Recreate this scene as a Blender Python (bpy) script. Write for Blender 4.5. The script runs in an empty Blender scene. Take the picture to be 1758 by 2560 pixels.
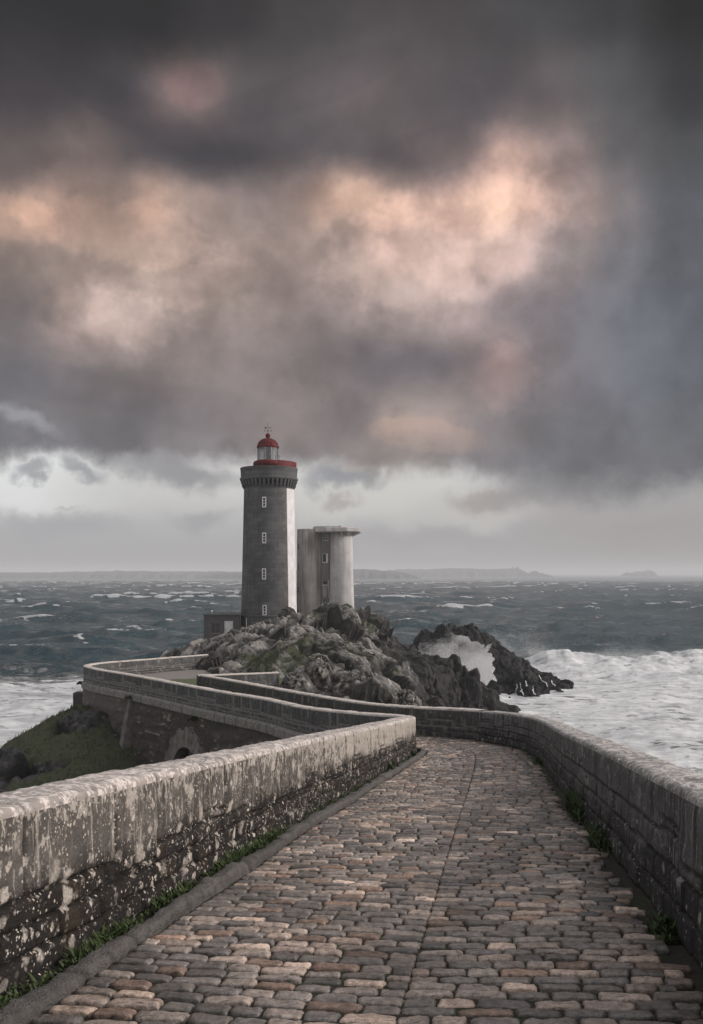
import bpy, math
import numpy as np
from math import radians, sin, cos, pi, atan, atan2, sqrt, exp

S = bpy.context.scene
COL = S.collection
R = np.random.RandomState

# ------------------------------------------------------------------ camera, exposure
CZ = 16.5                      # eye height above the sea (z = 0 is the water)
F_SRC = 2200.0                 # focal length in pixels of the 1758 x 2560 photograph
cd = bpy.data.cameras.new('camera')
cam = bpy.data.objects.new('camera', cd)
COL.objects.link(cam)
cam.location = (0, 0, CZ)
cam.rotation_euler = (pi / 2, 0, 0)
cd.sensor_fit = 'VERTICAL'
cd.sensor_height = 36.0
cd.sensor_width = 36.0 * 1758 / 2560
cd.lens = F_SRC / 2560 * 36.0
cd.shift_y = 154.0 / 2560
cd.clip_start = 0.05
cd.clip_end = 60000
S.camera = cam
S.render.resolution_x, S.render.resolution_y = 703, 1024
S.view_settings.view_transform = 'Standard'
S.view_settings.look = 'None'
S.view_settings.exposure = 0.0
S.view_settings.gamma = 1.0
S.render.engine = 'CYCLES'
S.cycles.use_denoising = True
try:
    S.cycles.denoiser = 'OPENIMAGEDENOISE'
except Exception:
    pass
S.cycles.max_bounces = 6
S.cycles.volume_bounces = 1
S.cycles.transparent_max_bounces = 12

SUN_AZ, SUN_EL = radians(92), radians(27)      # from the right


def pp(dx, dy, d):
    """pixel of the photograph (1596 wide) at depth d -> point of the world"""
    return np.array([(dx - 798.0) / 1997.0 * d, d, CZ - (dy - 1302.0) / 1997.0 * d])


# ------------------------------------------------------------------ node helper
class NT:
    def __init__(self, tree):
        self.t = tree

    def n(self, typ, **kw):
        x = self.t.nodes.new(typ)
        for k, v in kw.items():
            setattr(x, k, v)
        return x

    def put(self, sock, v):
        if v is None:
            return
        if isinstance(v, bpy.types.NodeSocket):
            self.t.links.new(v, sock)
        elif isinstance(v, (tuple, list)) and len(v) == 3 and sock.type == 'RGBA':
            sock.default_value = (*v, 1)
        else:
            sock.default_value = v

    def math(self, op, a, b=None, c=None, clamp=False):
        x = self.n('ShaderNodeMath', operation=op, use_clamp=clamp)
        for i, v in enumerate((a, b, c)):
            self.put(x.inputs[i], v)
        return x.outputs[0]

    def vmath(self, op, a, b=None, out=0):
        x = self.n('ShaderNodeVectorMath', operation=op)
        self.put(x.inputs[0], a)
        if op == 'SCALE':
            self.put(x.inputs[3], b)
        else:
            self.put(x.inputs[1], b)
        return x.outputs[out]

    def mix(self, f, a, b, blend='MIX'):
        x = self.n('ShaderNodeMix', data_type='RGBA', blend_type=blend)
        self.put(x.inputs[0], f)
        self.put(x.inputs[6], a)
        self.put(x.inputs[7], b)
        return x.outputs[2]

    def fmix(self, f, a, b):
        x = self.n('ShaderNodeMix', data_type='FLOAT')
        self.put(x.inputs[0], f)
        self.put(x.inputs[2], a)
        self.put(x.inputs[3], b)
        return x.outputs[0]

    def noise(self, vec, scale, detail=4, rough=0.55, out=0, dist=0.0):
        x = self.n('ShaderNodeTexNoise')
        self.put(x.inputs['Vector'], vec)
        x.inputs['Scale'].default_value = scale
        x.inputs['Detail'].default_value = detail
        x.inputs['Roughness'].default_value = rough
        x.inputs['Distortion'].default_value = dist
        return x.outputs[out]

    def voro(self, vec, scale, out='Distance', feature='F1', rand=1.0):
        x = self.n('ShaderNodeTexVoronoi', feature=feature)
        self.put(x.inputs['Vector'], vec)
        x.inputs['Scale'].default_value = scale
        x.inputs['Randomness'].default_value = rand
        return x.outputs[out]

    def mr(self, v, a, b, c=0.0, d=1.0, smooth=True):
        x = self.n('ShaderNodeMapRange')
        x.interpolation_type = 'SMOOTHSTEP' if smooth else 'LINEAR'
        self.put(x.inputs[0], v)
        for i, q in enumerate((a, b, c, d)):
            self.put(x.inputs[1 + i], q)
        return x.outputs[0]

    def ramp(self, f, stops):
        x = self.n('ShaderNodeValToRGB')
        self.put(x.inputs[0], f)
        e = x.color_ramp.elements
        while len(e) < len(stops):
            e.new(0.5)
        for el, (p, c) in zip(e, stops):
            el.position = min(1.0, max(0.0, p))
            el.color = (*c, 1) if len(c) == 3 else c
        return x.outputs[0]

    def attr(self, name, out='Fac'):
        x = self.n('ShaderNodeAttribute', attribute_name=name)
        return x.outputs[out]

    def sep(self, v):
        x = self.n('ShaderNodeSeparateXYZ')
        self.put(x.inputs[0], v)
        return x.outputs

    def comb(self, a, b, c):
        x = self.n('ShaderNodeCombineXYZ')
        for i, v in enumerate((a, b, c)):
            self.put(x.inputs[i], v)
        return x.outputs[0]

    def scaled(self, v, s):
        x = self.n('ShaderNodeMapping')
        self.put(x.inputs['Vector'], v)
        x.inputs['Scale'].default_value = s
        return x.outputs[0]


# ------------------------------------------------------------------ world: Nishita sky behind a storm cloud deck
W = bpy.data.worlds.new('World')
S.world = W
W.use_nodes = True
W.node_tree.nodes.clear()
k = NT(W.node_tree)
tc = k.n('ShaderNodeTexCoord')
D = k.vmath('NORMALIZE', tc.outputs['Generated'])
sx, sy, sz = k.sep(D)
hor = k.math('SQRT', k.math('ADD', k.math('MULTIPLY', sx, sx), k.math('MULTIPLY', sy, sy)))
hor = k.math('MAXIMUM', hor, 0.05)
az = k.math('ARCTAN2', sx, sy)
el = k.math('DIVIDE', sz, hor)
P0 = k.comb(az, el, 0.0)


def warp(p, scale, amt, det=3, rough=0.5):
    nz = k.noise(D, scale, det, rough, out=1)
    off = k.vmath('SUBTRACT', nz, (0.5, 0.5, 0.5))
    off = k.vmath('MULTIPLY', off, (amt, amt, 0.0))
    return k.vmath('ADD', p, off)


P1 = warp(warp(P0, 3.6, 0.10, 3, 0.5), 9.0, 0.07, 7, 0.62)      # soft, for the broad cloud masses
P2 = warp(P0, 12.0, 0.085, 5, 0.6)     # more broken, for the ragged lower edge


def sky_pt(dx, dy):
    u = (dx - 798.0) / 1997.0
    a = atan(u)
    return a, (1302.0 - dy) / 1997.0 * cos(a)


def blob(p, dx, dy, rx, ry, rot=0.0, lo=0.18):
    a, e = sky_pt(dx, dy)
    m = k.n('ShaderNodeMapping', vector_type='TEXTURE')
    k.put(m.inputs['Vector'], p)
    m.inputs['Location'].default_value = (a, e, 0)
    m.inputs['Rotation'].default_value = (0, 0, radians(rot))
    m.inputs['Scale'].default_value = (rx / 1997.0, ry / 1997.0, 1)
    ln = k.vmath('LENGTH', m.outputs[0], None, out=1)
    return k.mr(ln, lo, 1.0, 1.0, 0.0)


def c8(r, g, b):
    return (r / 255.0, g / 255.0, b / 255.0)


# the cloud deck: bands of cloud by height, each a run of tones by bearing (display values, turned to light at the end)
bands = [
    (-260, [(-400, (52, 51, 53)), (800, (62, 61, 62)), (1600, (42, 43, 45)), (2000, (44, 45, 47))]),
    (40, [(-400, (52, 50, 53)), (50, (50, 49, 51)), (350, (50, 49, 51)), (520, (64, 62, 64)), (700, (76, 74, 75)), (940, (92, 86, 87)), (1200, (79, 78, 80)), (1400, (64, 64, 66)), (1560, (44, 45, 46)), (1900, (44, 45, 47))]),
    (200, [(-400, (58, 55, 58)), (50, (66, 62, 66)), (260, (72, 69, 73)), (430, (122, 105, 104)), (600, (88, 83, 85)), (860, (101, 93, 94)), (1080, (87, 83, 87)), (1250, (96, 89, 91)), (1400, (82, 82, 84)), (1570, (60, 61, 63)), (1900, (58, 59, 62))]),
    (345, [(-400, (80, 73, 74)), (30, (100, 89, 88)), (200, (114, 100, 98)), (330, (84, 79, 82)), (480, (75, 72, 76)), (700, (88, 83, 86)), (900, (96, 89, 91)), (1040, (122, 107, 106)), (1150, (176, 146, 136)), (1260, (140, 122, 119)), (1400, (96, 94, 97)), (1580, (80, 81, 84)), (1900, (78, 79, 83))]),
    (480, [(-400, (130, 112, 104)), (20, (174, 147, 133)), (120, (166, 140, 128)), (230, (152, 130, 121)), (340, (178, 148, 132)), (430, (154, 133, 125)), (560, (138, 123, 119)), (690, (152, 132, 125)), (770, (186, 154, 138)), (830, (222, 183, 162)), (930, (200, 166, 151)), (1040, (198, 165, 152)), (1120, (228, 191, 170)), (1200, (202, 168, 155)), (1290, (166, 145, 140)), (1380, (132, 124, 126)), (1500, (98, 100, 106)), (1900, (92, 94, 101))]),
    (600, [(-400, (110, 100, 99)), (30, (134, 119, 113)), (180, (158, 138, 129)), (320, (162, 142, 133)), (480, (169, 148, 140)), (660, (163, 143, 136)), (790, (158, 139, 132)), (900, (192, 163, 152)), (1050, (200, 172, 162)), (1180, (180, 156, 150)), (1290, (146, 134, 134)), (1400, (120, 119, 125)), (1520, (104, 107, 115)), (1900, (98, 102, 111))]),
    (720, [(-400, (98, 94, 96)), (40, (112, 104, 105)), (140, (158, 139, 133)), (220, (202, 178, 169)), (310, (196, 173, 164)), (400, (156, 138, 131)), (540, (154, 138, 132)), (720, (148, 132, 128)), (900, (158, 141, 136)), (1050, (168, 149, 145)), (1150, (138, 125, 127)), (1230, (122, 114, 119)), (1350, (114, 113, 120)), (1520, (105, 109, 118)), (1900, (100, 104, 113))]),
    (850, [(-400, (98, 97, 102)), (60, (106, 104, 108)), (250, (122, 113, 113)), (420, (132, 120, 118)), (640, (128, 117, 116)), (760, (122, 112, 112)), (860, (110, 104, 108)), (990, (112, 106, 110)), (1070, (128, 115, 116)), (1140, (146, 128, 126)), (1230, (124, 115, 118)), (1330, (111, 109, 116)), (1520, (106, 110, 119)), (1900, (101, 105, 114))]),
    (980, [(-400, (108, 107, 112)), (50, (112, 111, 116)), (280, (106, 104, 108)), (450, (118, 111, 112)), (640, (127, 117, 115)), (800, (118, 109, 110)), (930, (146, 131, 124)), (1030, (142, 128, 124)), (1130, (118, 111, 113)), (1300, (104, 104, 110)), (1520, (106, 108, 114)), (1900, (104, 106, 113))]),
    (1060, [(-400, (124, 124, 129)), (100, (122, 121, 126)), (420, (117, 113, 116)), (640, (122, 115, 116)), (900, (134, 124, 121)), (1100, (114, 110, 113)), (1300, (103, 104, 109)), (1520, (106, 107, 113)), (1900, (106, 107, 113))]),
]
billow = k.math('ADD', k.math('MULTIPLY', k.noise(D, 9.0, 7, 0.57, dist=0.12), 0.65), k.math('MULTIPLY', k.noise(D, 24.0, 6, 0.55, dist=0.15), 0.35))
azb, elb, _ = k.sep(P1)
vb = k.math('DIVIDE', elb, k.math('MAXIMUM', k.math('COSINE', azb), 0.85))
ub = k.mr(azb, -0.62, 0.62, 0.0, 1.0, smooth=False)
colr = None
for i, (by, stops) in enumerate(bands):
    rp = k.ramp(ub, [((atan((x - 798.0) / 1997.0) + 0.62) / 1.24, c8(*c)) for x, c in stops])
    rp.node.color_ramp.interpolation = 'EASE'
    if colr is None:
        colr = rp
    else:
        v0, v1 = (1302 - bands[i - 1][0]) / 1997.0, (1302 - by) / 1997.0
        colr = k.mix(k.mr(vb, v0, v1), colr, rp)
lum = k.n('ShaderNodeRGBToBW')
k.put(lum.inputs[0], colr)
amp = k.mr(lum.outputs[0], 0.25, 0.7, 0.16, 0.40)
crisp = k.mr(billow, 0.30, 0.70, 0.0, 1.0)
gain = k.math('ADD', 1.0, k.math('MULTIPLY', k.math('SUBTRACT', crisp, 0.5), amp))
colr = k.vmath('SCALE', colr, gain)
colr = k.vmath('SCALE', colr, k.mr(k.math('MAXIMUM', k.mr(el, 0.50, 0.68), k.mr(az, 0.24, 0.40)), 0.0, 1.0, 1.0, 0.88))
# torn scud drifting under the deck, and the lit heads of the towers: both with ragged edges
for (cx, cy, rx, ry, rot, tone, wgt) in (
        (1010, 540, 400, 190, 14, (1.10, 1.085, 1.075), 1.0), (1120, 440, 220, 120, 28, (1.05, 1.04, 1.03), 1.0), (840, 470, 150, 90, -20, (1.06, 1.05, 1.04), 1.0),
        (260, 720, 230, 100, -8, (1.07, 1.065, 1.065), 1.0), (260, 520, 330, 110, -8, (1.12, 1.09, 1.07), 1.0), (480, 640, 260, 90, 8, (1.07, 1.06, 1.05), 1.0), (40, 500, 140, 70, 0, (1.10, 1.07, 1.05), 1.0),
        (560, 380, 420, 90, -14, (0.945, 0.945, 0.955), 1.0), (980, 330, 300, 70, 16, (0.945, 0.945, 0.955), 1.0), (930, 830, 330, 80, -10, (0.945, 0.945, 0.955), 1.0),
        (1150, 850, 110, 110, 35, (1.10, 1.07, 1.06), 1.0), (300, 900, 420, 70, -8, (0.945, 0.945, 0.955), 1.0), (440, 190, 90, 80, 0, (1.08, 1.03, 1.03), 1.0),
        (700, 200, 380, 60, 22, (0.945, 0.945, 0.955), 0.9), (300, 250, 300, 70, -24, (0.945, 0.945, 0.955), 0.9), (960, 990, 180, 45, -8, (1.09, 1.05, 1.02), 1.0)):
    f = blob(P0, cx, cy, rx * 1.35, ry * 1.35, rot, 0.0)
    f = k.mr(k.math('ADD', f, k.math('MULTIPLY', k.math('SUBTRACT', billow, 0.5), 1.9)), 0.34, 0.66)
    f = k.math('MULTIPLY', f, k.math('MULTIPLY', k.mr(blob(P0, cx, cy, rx * 1.6, ry * 1.6, rot, 0.0), 0.0, 0.45), wgt))
    colr = k.mix(f, colr, k.vmath('MULTIPLY', colr, tone))

# the clear, pale strip under the deck
strip = k.ramp(k.math('MULTIPLY', el, 4.0), [
    (0.0, c8(150, 149, 150)), (0.10, c8(163, 162, 163)), (0.24, c8(182, 181, 181)), (0.36, c8(206, 205, 202)),
    (0.47, c8(219, 218, 215)), (0.56, c8(176, 176, 178)), (1.0, c8(150, 150, 155))])
low = [
    (-40, 1110, 420, 90, 0, c8(226, 227, 226), 0.95),
    (30, 1060, 220, 40, 0, c8(236, 237, 237), 0.6),
    (330, 1120, 300, 60, 0, c8(194, 193, 190), 0.5),
    (850, 1130, 330, 70, 0, c8(204, 202, 196), 0.75),
    (1080, 1170, 300, 50, 0, c8(194, 190, 185), 0.6),
    (1500, 1240, 420, 160, 0, c8(152, 147, 146), 0.9),
    (1290, 1160, 170, 110, 20, c8(158, 153, 153), 0.7),
    (60, 1075, 60, 20, 0, c8(152, 153, 157), 0.85),
    (195, 1077, 75, 22, -8, c8(150, 151, 155), 0.85),
    (420, 1085, 170, 50, -4, c8(140, 139, 143), 0.9),
    (330, 1060, 120, 40, 0, c8(146, 145, 149), 0.8),
    (770, 1085, 130, 34, 0, c8(140, 141, 146), 0.9),
    (780, 1132, 60, 22, 0, c8(168, 161, 160), 0.8),
    (1110, 1130, 130, 44, 6, c8(160, 152, 150), 0.9),
    (1240, 1120, 200, 60, 5, c8(148, 143, 144), 0.8),
    (460, 1185, 110, 34, 0, c8(156, 157, 160), 0.85),
    (120, 1195, 240, 46, -3, c8(160, 160, 164), 0.8),
    (1000, 1230, 360, 40, 0, c8(156, 154, 154), 0.7),
    (140, 1150, 40, 9, -8, c8(178, 179, 178), 0.7),
]
for dx, dy, rx, ry, rot, c, wgt in low:
    f = k.math('MULTIPLY', blob(P2, dx, dy, rx, ry, rot), wgt)
    strip = k.mix(f, strip, c)
# ragged lower edge of the deck: height depends on the bearing
edge = k.n('ShaderNodeFloatCurve')
cm = edge.mapping.curves[0]
pts = [(-0.6, 1035), (-0.40, 1048), (-0.33, 1040), (-0.25, 1044), (-0.16, 1045), (-0.08, 1050), (0.0, 1062), (0.07, 1072), (0.13, 1070), (0.2, 1100), (0.27, 1114), (0.34, 1118), (0.40, 1128), (0.6, 1130)]
ev = lambda a, y: (1302 - y) / 1997.0 * cos(a) / 0.2
for i, (a, y) in enumerate(pts):
    p = ((a + 0.6) / 1.2, ev(a, y))
    if i == 0:
        cm.points[0].location = p
    elif i == len(pts) - 1:
        cm.points[1].location = p
    else:
        cm.points.new(*p)
edge.mapping.update()
azw, el2, _ = k.sep(P2)
k.put(edge.inputs['Value'], k.mr(az, -0.6, 0.6, 0, 1, smooth=False))
ragged = k.math('MULTIPLY', k.math('SUBTRACT', k.noise(D, 17.0, 7, 0.62), 0.5), 0.028)
ehgt = k.math('ADD', k.math('MULTIPLY', edge.outputs[0], 0.2), ragged)
soft = k.mr(az, -0.1, 0.35, 0.016, 0.032)
cover = k.mr(k.math('SUBTRACT', el2, ehgt), k.math('MULTIPLY', soft, -1.0), soft)
# a hole of brighter sky low on the left
hole = k.math('MULTIPLY', blob(P2, 60, 965, 120, 32, -18, 0.1), 0.62)
cover = k.math('MULTIPLY', cover, k.math('SUBTRACT', 1.0, hole))
hole2 = k.math('MULTIPLY', blob(P2, 855, 1078, 26, 26, 30, 0.1), 0.7)
cover = k.math('MULTIPLY', cover, k.math('SUBTRACT', 1.0, hole2))
hs = k.n('ShaderNodeHueSaturation')
hs.inputs['Saturation'].default_value = 0.93
k.put(hs.inputs['Color'], colr)
disp = k.mix(cover, strip, hs.outputs[0])
gm = k.n('ShaderNodeGamma')
k.put(gm.inputs[0], disp)
gm.inputs[1].default_value = 2.2
cloudlight = gm.outputs[0]
# unseen glow round the low sun on the right, added to brighten the scene
sd = (sin(SUN_AZ) * cos(SUN_EL), cos(SUN_AZ) * cos(SUN_EL), sin(SUN_EL))
dt = k.vmath('DOT_PRODUCT', D, sd, out=1)
glow = k.mr(dt, 0.5, 1.0)
cloudlight = k.mix(glow, cloudlight, (2.3, 2.05, 1.9))
# overhead and behind, out of view, the deck is brightened to light the scene
ovh = k.math('MULTIPLY', k.mr(el, 0.72, 2.4), 0.9)
cloudlight = k.mix(ovh, cloudlight, (1.42, 1.48, 1.60))
bck = k.math('MULTIPLY', k.mr(sy, 0.55, -0.6), 0.7)
cloudlight = k.mix(bck, cloudlight, (0.62, 0.61, 0.61))
bgc = k.n('ShaderNodeBackground')
k.put(bgc.inputs[0], cloudlight)
bgc.inputs[1].default_value = 1.0
nish = k.n('ShaderNodeTexSky', sky_type='NISHITA')
nish.sun_disc = False
nish.sun_elevation = SUN_EL
nish.sun_rotation = SUN_AZ
bgn = k.n('ShaderNodeBackground')
k.put(bgn.inputs[0], nish.outputs[0])
bgn.inputs[1].default_value = 0.06
ms = k.n('ShaderNodeMixShader')
k.put(ms.inputs[0], k.fmix(cover, 0.96, 1.0))
k.put(ms.inputs[1], bgn.outputs[0])
k.put(ms.inputs[2], bgc.outputs[0])
wo = k.n('ShaderNodeOutputWorld')
k.put(wo.inputs[0], ms.outputs[0])
W.cycles.sampling_method = 'MANUAL'
W.cycles.sample_map_resolution = 512

# ------------------------------------------------------------------ sun, soft through cloud
sl = bpy.data.lights.new('sun', 'SUN')
sl.energy = 2.4
sl.angle = radians(11)
sl.color = (1.0, 0.93, 0.88)
sun = bpy.data.objects.new('sun', sl)
COL.objects.link(sun)
from mathutils import Vector
sun.rotation_euler = Vector(sd).to_track_quat('Z', 'Y').to_euler()
sun.location = (60, -40, 60)

# ------------------------------------------------------------------ numpy noise
def _h(ix, iy, iz, s):
    ix = ix.astype(np.int64).astype(np.uint32)
    iy = iy.astype(np.int64).astype(np.uint32)
    iz = iz.astype(np.int64).astype(np.uint32)
    h = ix * np.uint32(374761393) + iy * np.uint32(668265263) + iz * np.uint32(2147483647 - 1013) + np.uint32((s * 974634777 + 12345) & 0xffffffff)
    h = (h ^ (h >> np.uint32(13))) * np.uint32(1274126177)
    h = (h ^ (h >> np.uint32(16))) * np.uint32(2246822519)
    return h ^ (h >> np.uint32(15))


def h01(ix, iy, iz, s):
    return _h(ix, iy, iz, s).astype(np.float64) / 4294967295.0


def perlin(p, s=0):
    """value noise in -1..1 at points p (n,3)"""
    i = np.floor(p)
    f = p - i
    f = f * f * f * (f * (f * 6 - 15) + 10)
    r = 0
    for a in (0, 1):
        wa = f[:, 0] if a else 1 - f[:, 0]
        for b in (0, 1):
            wb = f[:, 1] if b else 1 - f[:, 1]
            for c in (0, 1):
                wc = f[:, 2] if c else 1 - f[:, 2]
                r = r + wa * wb * wc * h01(i[:, 0] + a, i[:, 1] + b, i[:, 2] + c, s)
    return r * 2 - 1


def fbm(p, s=0, oct=4, gain=0.5, lac=2.03):
    r, a, t = 0, 1.0, 0.0
    for o in range(oct):
        r = r + a * perlin(p, s + o)
        t += a
        a *= gain
        p = p * lac + 17.3
    return r / t


def worley(p, s=0):
    """F1, F2, offset from the nearest cell centre, three random numbers of that cell"""
    n = len(p)
    i = np.floor(p)
    f1 = np.full(n, 1e9)
    f2 = np.full(n, 1e9)
    off = np.zeros((n, 3))
    rid = np.zeros((n, 3))
    for a in (-1, 0, 1):
        for b in (-1, 0, 1):
            for c in (-1, 0, 1):
                q = i + (a, b, c)
                ct = q + np.stack([h01(q[:, 0], q[:, 1], q[:, 2], s + j) for j in (1, 2, 3)], 1)
                dv = p - ct
                d = np.sqrt((dv ** 2).sum(1))
                near = d < f1
                f2 = np.where(near, f1, np.minimum(f2, d))
                off[near] = dv[near]
                if near.any():
                    qn = q[near]
                    rid[near] = np.stack([h01(qn[:, 0], qn[:, 1], qn[:, 2], s + j) for j in (4, 5, 6)], 1)
                f1 = np.where(near, d, f1)
    return f1, f2, off, rid


def sst(x, a, b):
    t = np.clip((x - a) / (b - a), 0, 1)
    return t * t * (3 - 2 * t)


# ------------------------------------------------------------------ mesh helpers
def mesh_obj(name, verts, faces, mat, parent=None, smooth=True, attrs=None, cols=None, matidx=None):
    """faces: array (n,3) or (n,4), or a list of such arrays / of tuples"""
    v = np.asarray(verts, dtype=np.float32).reshape(-1, 3)
    if isinstance(faces, np.ndarray):
        groups = [faces]
    elif len(faces) and isinstance(faces[0], np.ndarray) and faces[0].ndim == 2:
        groups = [g for g in faces if len(g)]
    else:
        groups = None
    me = bpy.data.meshes.new(name)
    if groups is None:
        me.from_pydata(v.tolist(), [], [tuple(int(q) for q in f) for f in faces])
    else:
        nl = sum(g.size for g in groups)
        nf = sum(len(g) for g in groups)
        me.vertices.add(len(v))
        me.vertices.foreach_set('co', v.ravel())
        me.loops.add(nl)
        me.loops.foreach_set('vertex_index', np.concatenate([g.ravel() for g in groups]).astype(np.int32))
        me.polygons.add(nf)
        sizes = np.concatenate([np.full(len(g), g.shape[1]) for g in groups])
        starts = np.concatenate([[0], np.cumsum(sizes)[:-1]])
        me.polygons.foreach_set('loop_start', starts.astype(np.int32))
        me.update(calc_edges=True)
        me.validate()
    me.polygons.foreach_set('use_smooth', np.full(len(me.polygons), smooth, dtype=bool))
    for nm, a in (attrs or {}).items():
        at = me.attributes.new(nm, 'FLOAT', 'POINT')
        at.data.foreach_set('value', np.asarray(a, dtype=np.float32))
    for nm, a in (cols or {}).items():
        at = me.attributes.new(nm, 'FLOAT_VECTOR', 'POINT')
        at.data.foreach_set('vector', np.asarray(a, dtype=np.float32).ravel())
    for m in (mat if isinstance(mat, (list, tuple)) else [mat]):
        me.materials.append(m)
    if matidx is not None:
        me.polygons.foreach_set('material_index', np.asarray(matidx, dtype=np.int32))
    me.update()
    o = bpy.data.objects.new(name, me)
    COL.objects.link(o)
    if parent is not None:
        o.parent = parent
    return o


def thing(name, label, cat, loc=(0, 0, 0), rz=0.0, group=None):
    o = bpy.data.objects.new(name, None)
    o.empty_display_size = 0.2
    COL.objects.link(o)
    o.location = loc
    o.rotation_euler = (0, 0, rz)
    return tag(o, label, cat, group)


def tag(o, label, cat, group=None):
    o['label'] = label
    o['category'] = cat
    if group:
        o['group'] = group
    return o


def struct(o, kind='structure', label=None):
    o['kind'] = kind
    if label:
        o['label'] = label
    return o


def grid_faces(nu, nv, wrap_u=False, base=0):
    u = np.arange(nu if wrap_u else nu - 1)
    v = np.arange(nv - 1)
    U, V = np.meshgrid(u, v, indexing='ij')
    U2 = (U + 1) % nu
    return (base + np.stack([U * nv + V, U2 * nv + V, U2 * nv + V + 1, U * nv + V + 1], -1)).reshape(-1, 4)


class MB:
    """collects simple solids into one mesh"""
    def __init__(self):
        self.v, self.f, self.n = [], [], 0

    def add(self, v, f):
        v = np.asarray(v, dtype=float).reshape(-1, 3)
        self.v.append(v)
        self.f += [tuple(int(i) + self.n for i in q) for q in f]
        self.n += len(v)
        return self

    def box(self, x0, x1, y0, y1, z0, z1, bev=0.0, rz=0.0, c=None):
        b = min(bev, (x1 - x0) / 2.1, (y1 - y0) / 2.1, (z1 - z0) / 2.1)
        if b <= 0:
            v = [(x, y, z) for z in (z0, z1) for x, y in ((x0, y0), (x1, y0), (x1, y1), (x0, y1))]
            f = [(3, 2, 1, 0), (4, 5, 6, 7), (0, 1, 5, 4), (1, 2, 6, 5), (2, 3, 7, 6), (3, 0, 4, 7)]
        else:
            v, f = [], []
            ring = lambda d: [(x0 + d + e, y0 + d) if False else q for e in (0,) for q in (
                (x0 + d + b, y0 + d), (x1 - d - b, y0 + d), (x1 - d, y0 + d + b), (x1 - d, y1 - d - b),
                (x1 - d - b, y1 - d), (x0 + d + b, y1 - d), (x0 + d, y1 - d - b), (x0 + d, y0 + d + b))]
            for z, d in ((z0, b), (z0 + b, 0), (z1 - b, 0), (z1, b)):
                v += [(x, y, z) for x, y in ring(d)]
            for r in range(3):
                for i in range(8):
                    j = (i + 1) % 8
                    f.append((r * 8 + i, r * 8 + j, r * 8 + 8 + j, r * 8 + 8 + i))
            f.append(tuple(range(7, -1, -1)))
            f.append(tuple(range(24, 32)))
        v = np.array(v, dtype=float)
        if rz:
            cx, cy = c if c else ((x0 + x1) / 2, (y0 + y1) / 2)
            q = v[:, :2] - (cx, cy)
            v[:, 0] = cx + q[:, 0] * cos(rz) - q[:, 1] * sin(rz)
            v[:, 1] = cy + q[:, 0] * sin(rz) + q[:, 1] * cos(rz)
        return self.add(v, f)

    def tube(self, pts, r, n=8, cap=True):
        pts = np.asarray(pts, dtype=float)
        rr = np.broadcast_to(np.asarray(r, dtype=float), (len(pts),))
        v = []
        for i, p in enumerate(pts):
            t = pts[min(i + 1, len(pts) - 1)] - pts[max(i - 1, 0)]
            t /= np.linalg.norm(t) + 1e-9
            a = np.cross(t, (0, 0, 1)) if abs(t[2]) < 0.9 else np.cross(t, (1, 0, 0))
            a /= np.linalg.norm(a)
            b = np.cross(t, a)
            for j in range(n):
                w = 2 * pi * j / n
                v.append(p + rr[i] * (a * cos(w) + b * sin(w)))
        f = []
        for i in range(len(pts) - 1):
            for j in range(n):
                f.append((i * n + j, i * n + (j + 1) % n, (i + 1) * n + (j + 1) % n, (i + 1) * n + j))
        if cap:
            f.append(tuple(range(n - 1, -1, -1)))
            f.append(tuple((len(pts) - 1) * n + j for j in range(n)))
        return self.add(v, f)

    def lathe(self, prof, n=48, c=(0, 0), a0=0.0, a1=2 * pi, caps=False):
        """prof: list of (radius, z); turned about the vertical through c"""
        full = abs(a1 - a0 - 2 * pi) < 1e-6
        m = n if full else n + 1
        v = []
        for j in range(m):
            w = a0 + (a1 - a0) * j / n
            for r, z in prof:
                v.append((c[0] + r * cos(w), c[1] + r * sin(w), z))
        q = len(prof)
        f = []
        for j in range(n):
            j2 = (j + 1) % m
            for i in range(q - 1):
                f.append((j * q + i, j2 * q + i, j2 * q + i + 1, j * q + i + 1))
        if caps and full:
            f.append(tuple(j * q for j in range(m))[::-1])
            f.append(tuple(j * q + q - 1 for j in range(m)))
        return self.add(v, f)

    def build(self, name, mat, parent=None, smooth=False):
        return mesh_obj(name, np.concatenate(self.v), self.f, mat, parent, smooth)


# ------------------------------------------------------------------ materials
def new_mat(name):
    m = bpy.data.materials.new(name)
    m.use_nodes = True
    m.node_tree.nodes.clear()
    k = NT(m.node_tree)
    out = k.n('ShaderNodeOutputMaterial')
    bs = k.n('ShaderNodeBsdfPrincipled')
    k.put(out.inputs[0], bs.outputs[0])
    tc = k.n('ShaderNodeTexCoord')
    return m, k, bs, tc.outputs['Object']


def bump(k, bs, h, strength=0.5, dist=0.02):
    b = k.n('ShaderNodeBump')
    b.inputs['Strength'].default_value = strength
    b.inputs['Distance'].default_value = dist
    k.put(b.inputs['Height'], h)
    k.put(bs.inputs['Normal'], b.outputs[0])


def plain(name, c, rough=0.6, metal=0.0, var=0.25, scale=6.0, bmp=0.0):
    m, k, bs, P = new_mat(name)
    nz = k.noise(P, scale, 5, 0.6)
    f = k.mr(nz, 0.3, 0.7, 1 - var, 1 + var)
    col = k.vmath('SCALE', k.mix(0.0, c, c), f)
    k.put(bs.inputs['Base Color'], col)
    bs.inputs['Roughness'].default_value = rough
    bs.inputs['Metallic'].default_value = metal
    if bmp:
        bump(k, bs, k.noise(P, scale * 6, 4), bmp, 0.02)
    return m


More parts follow.
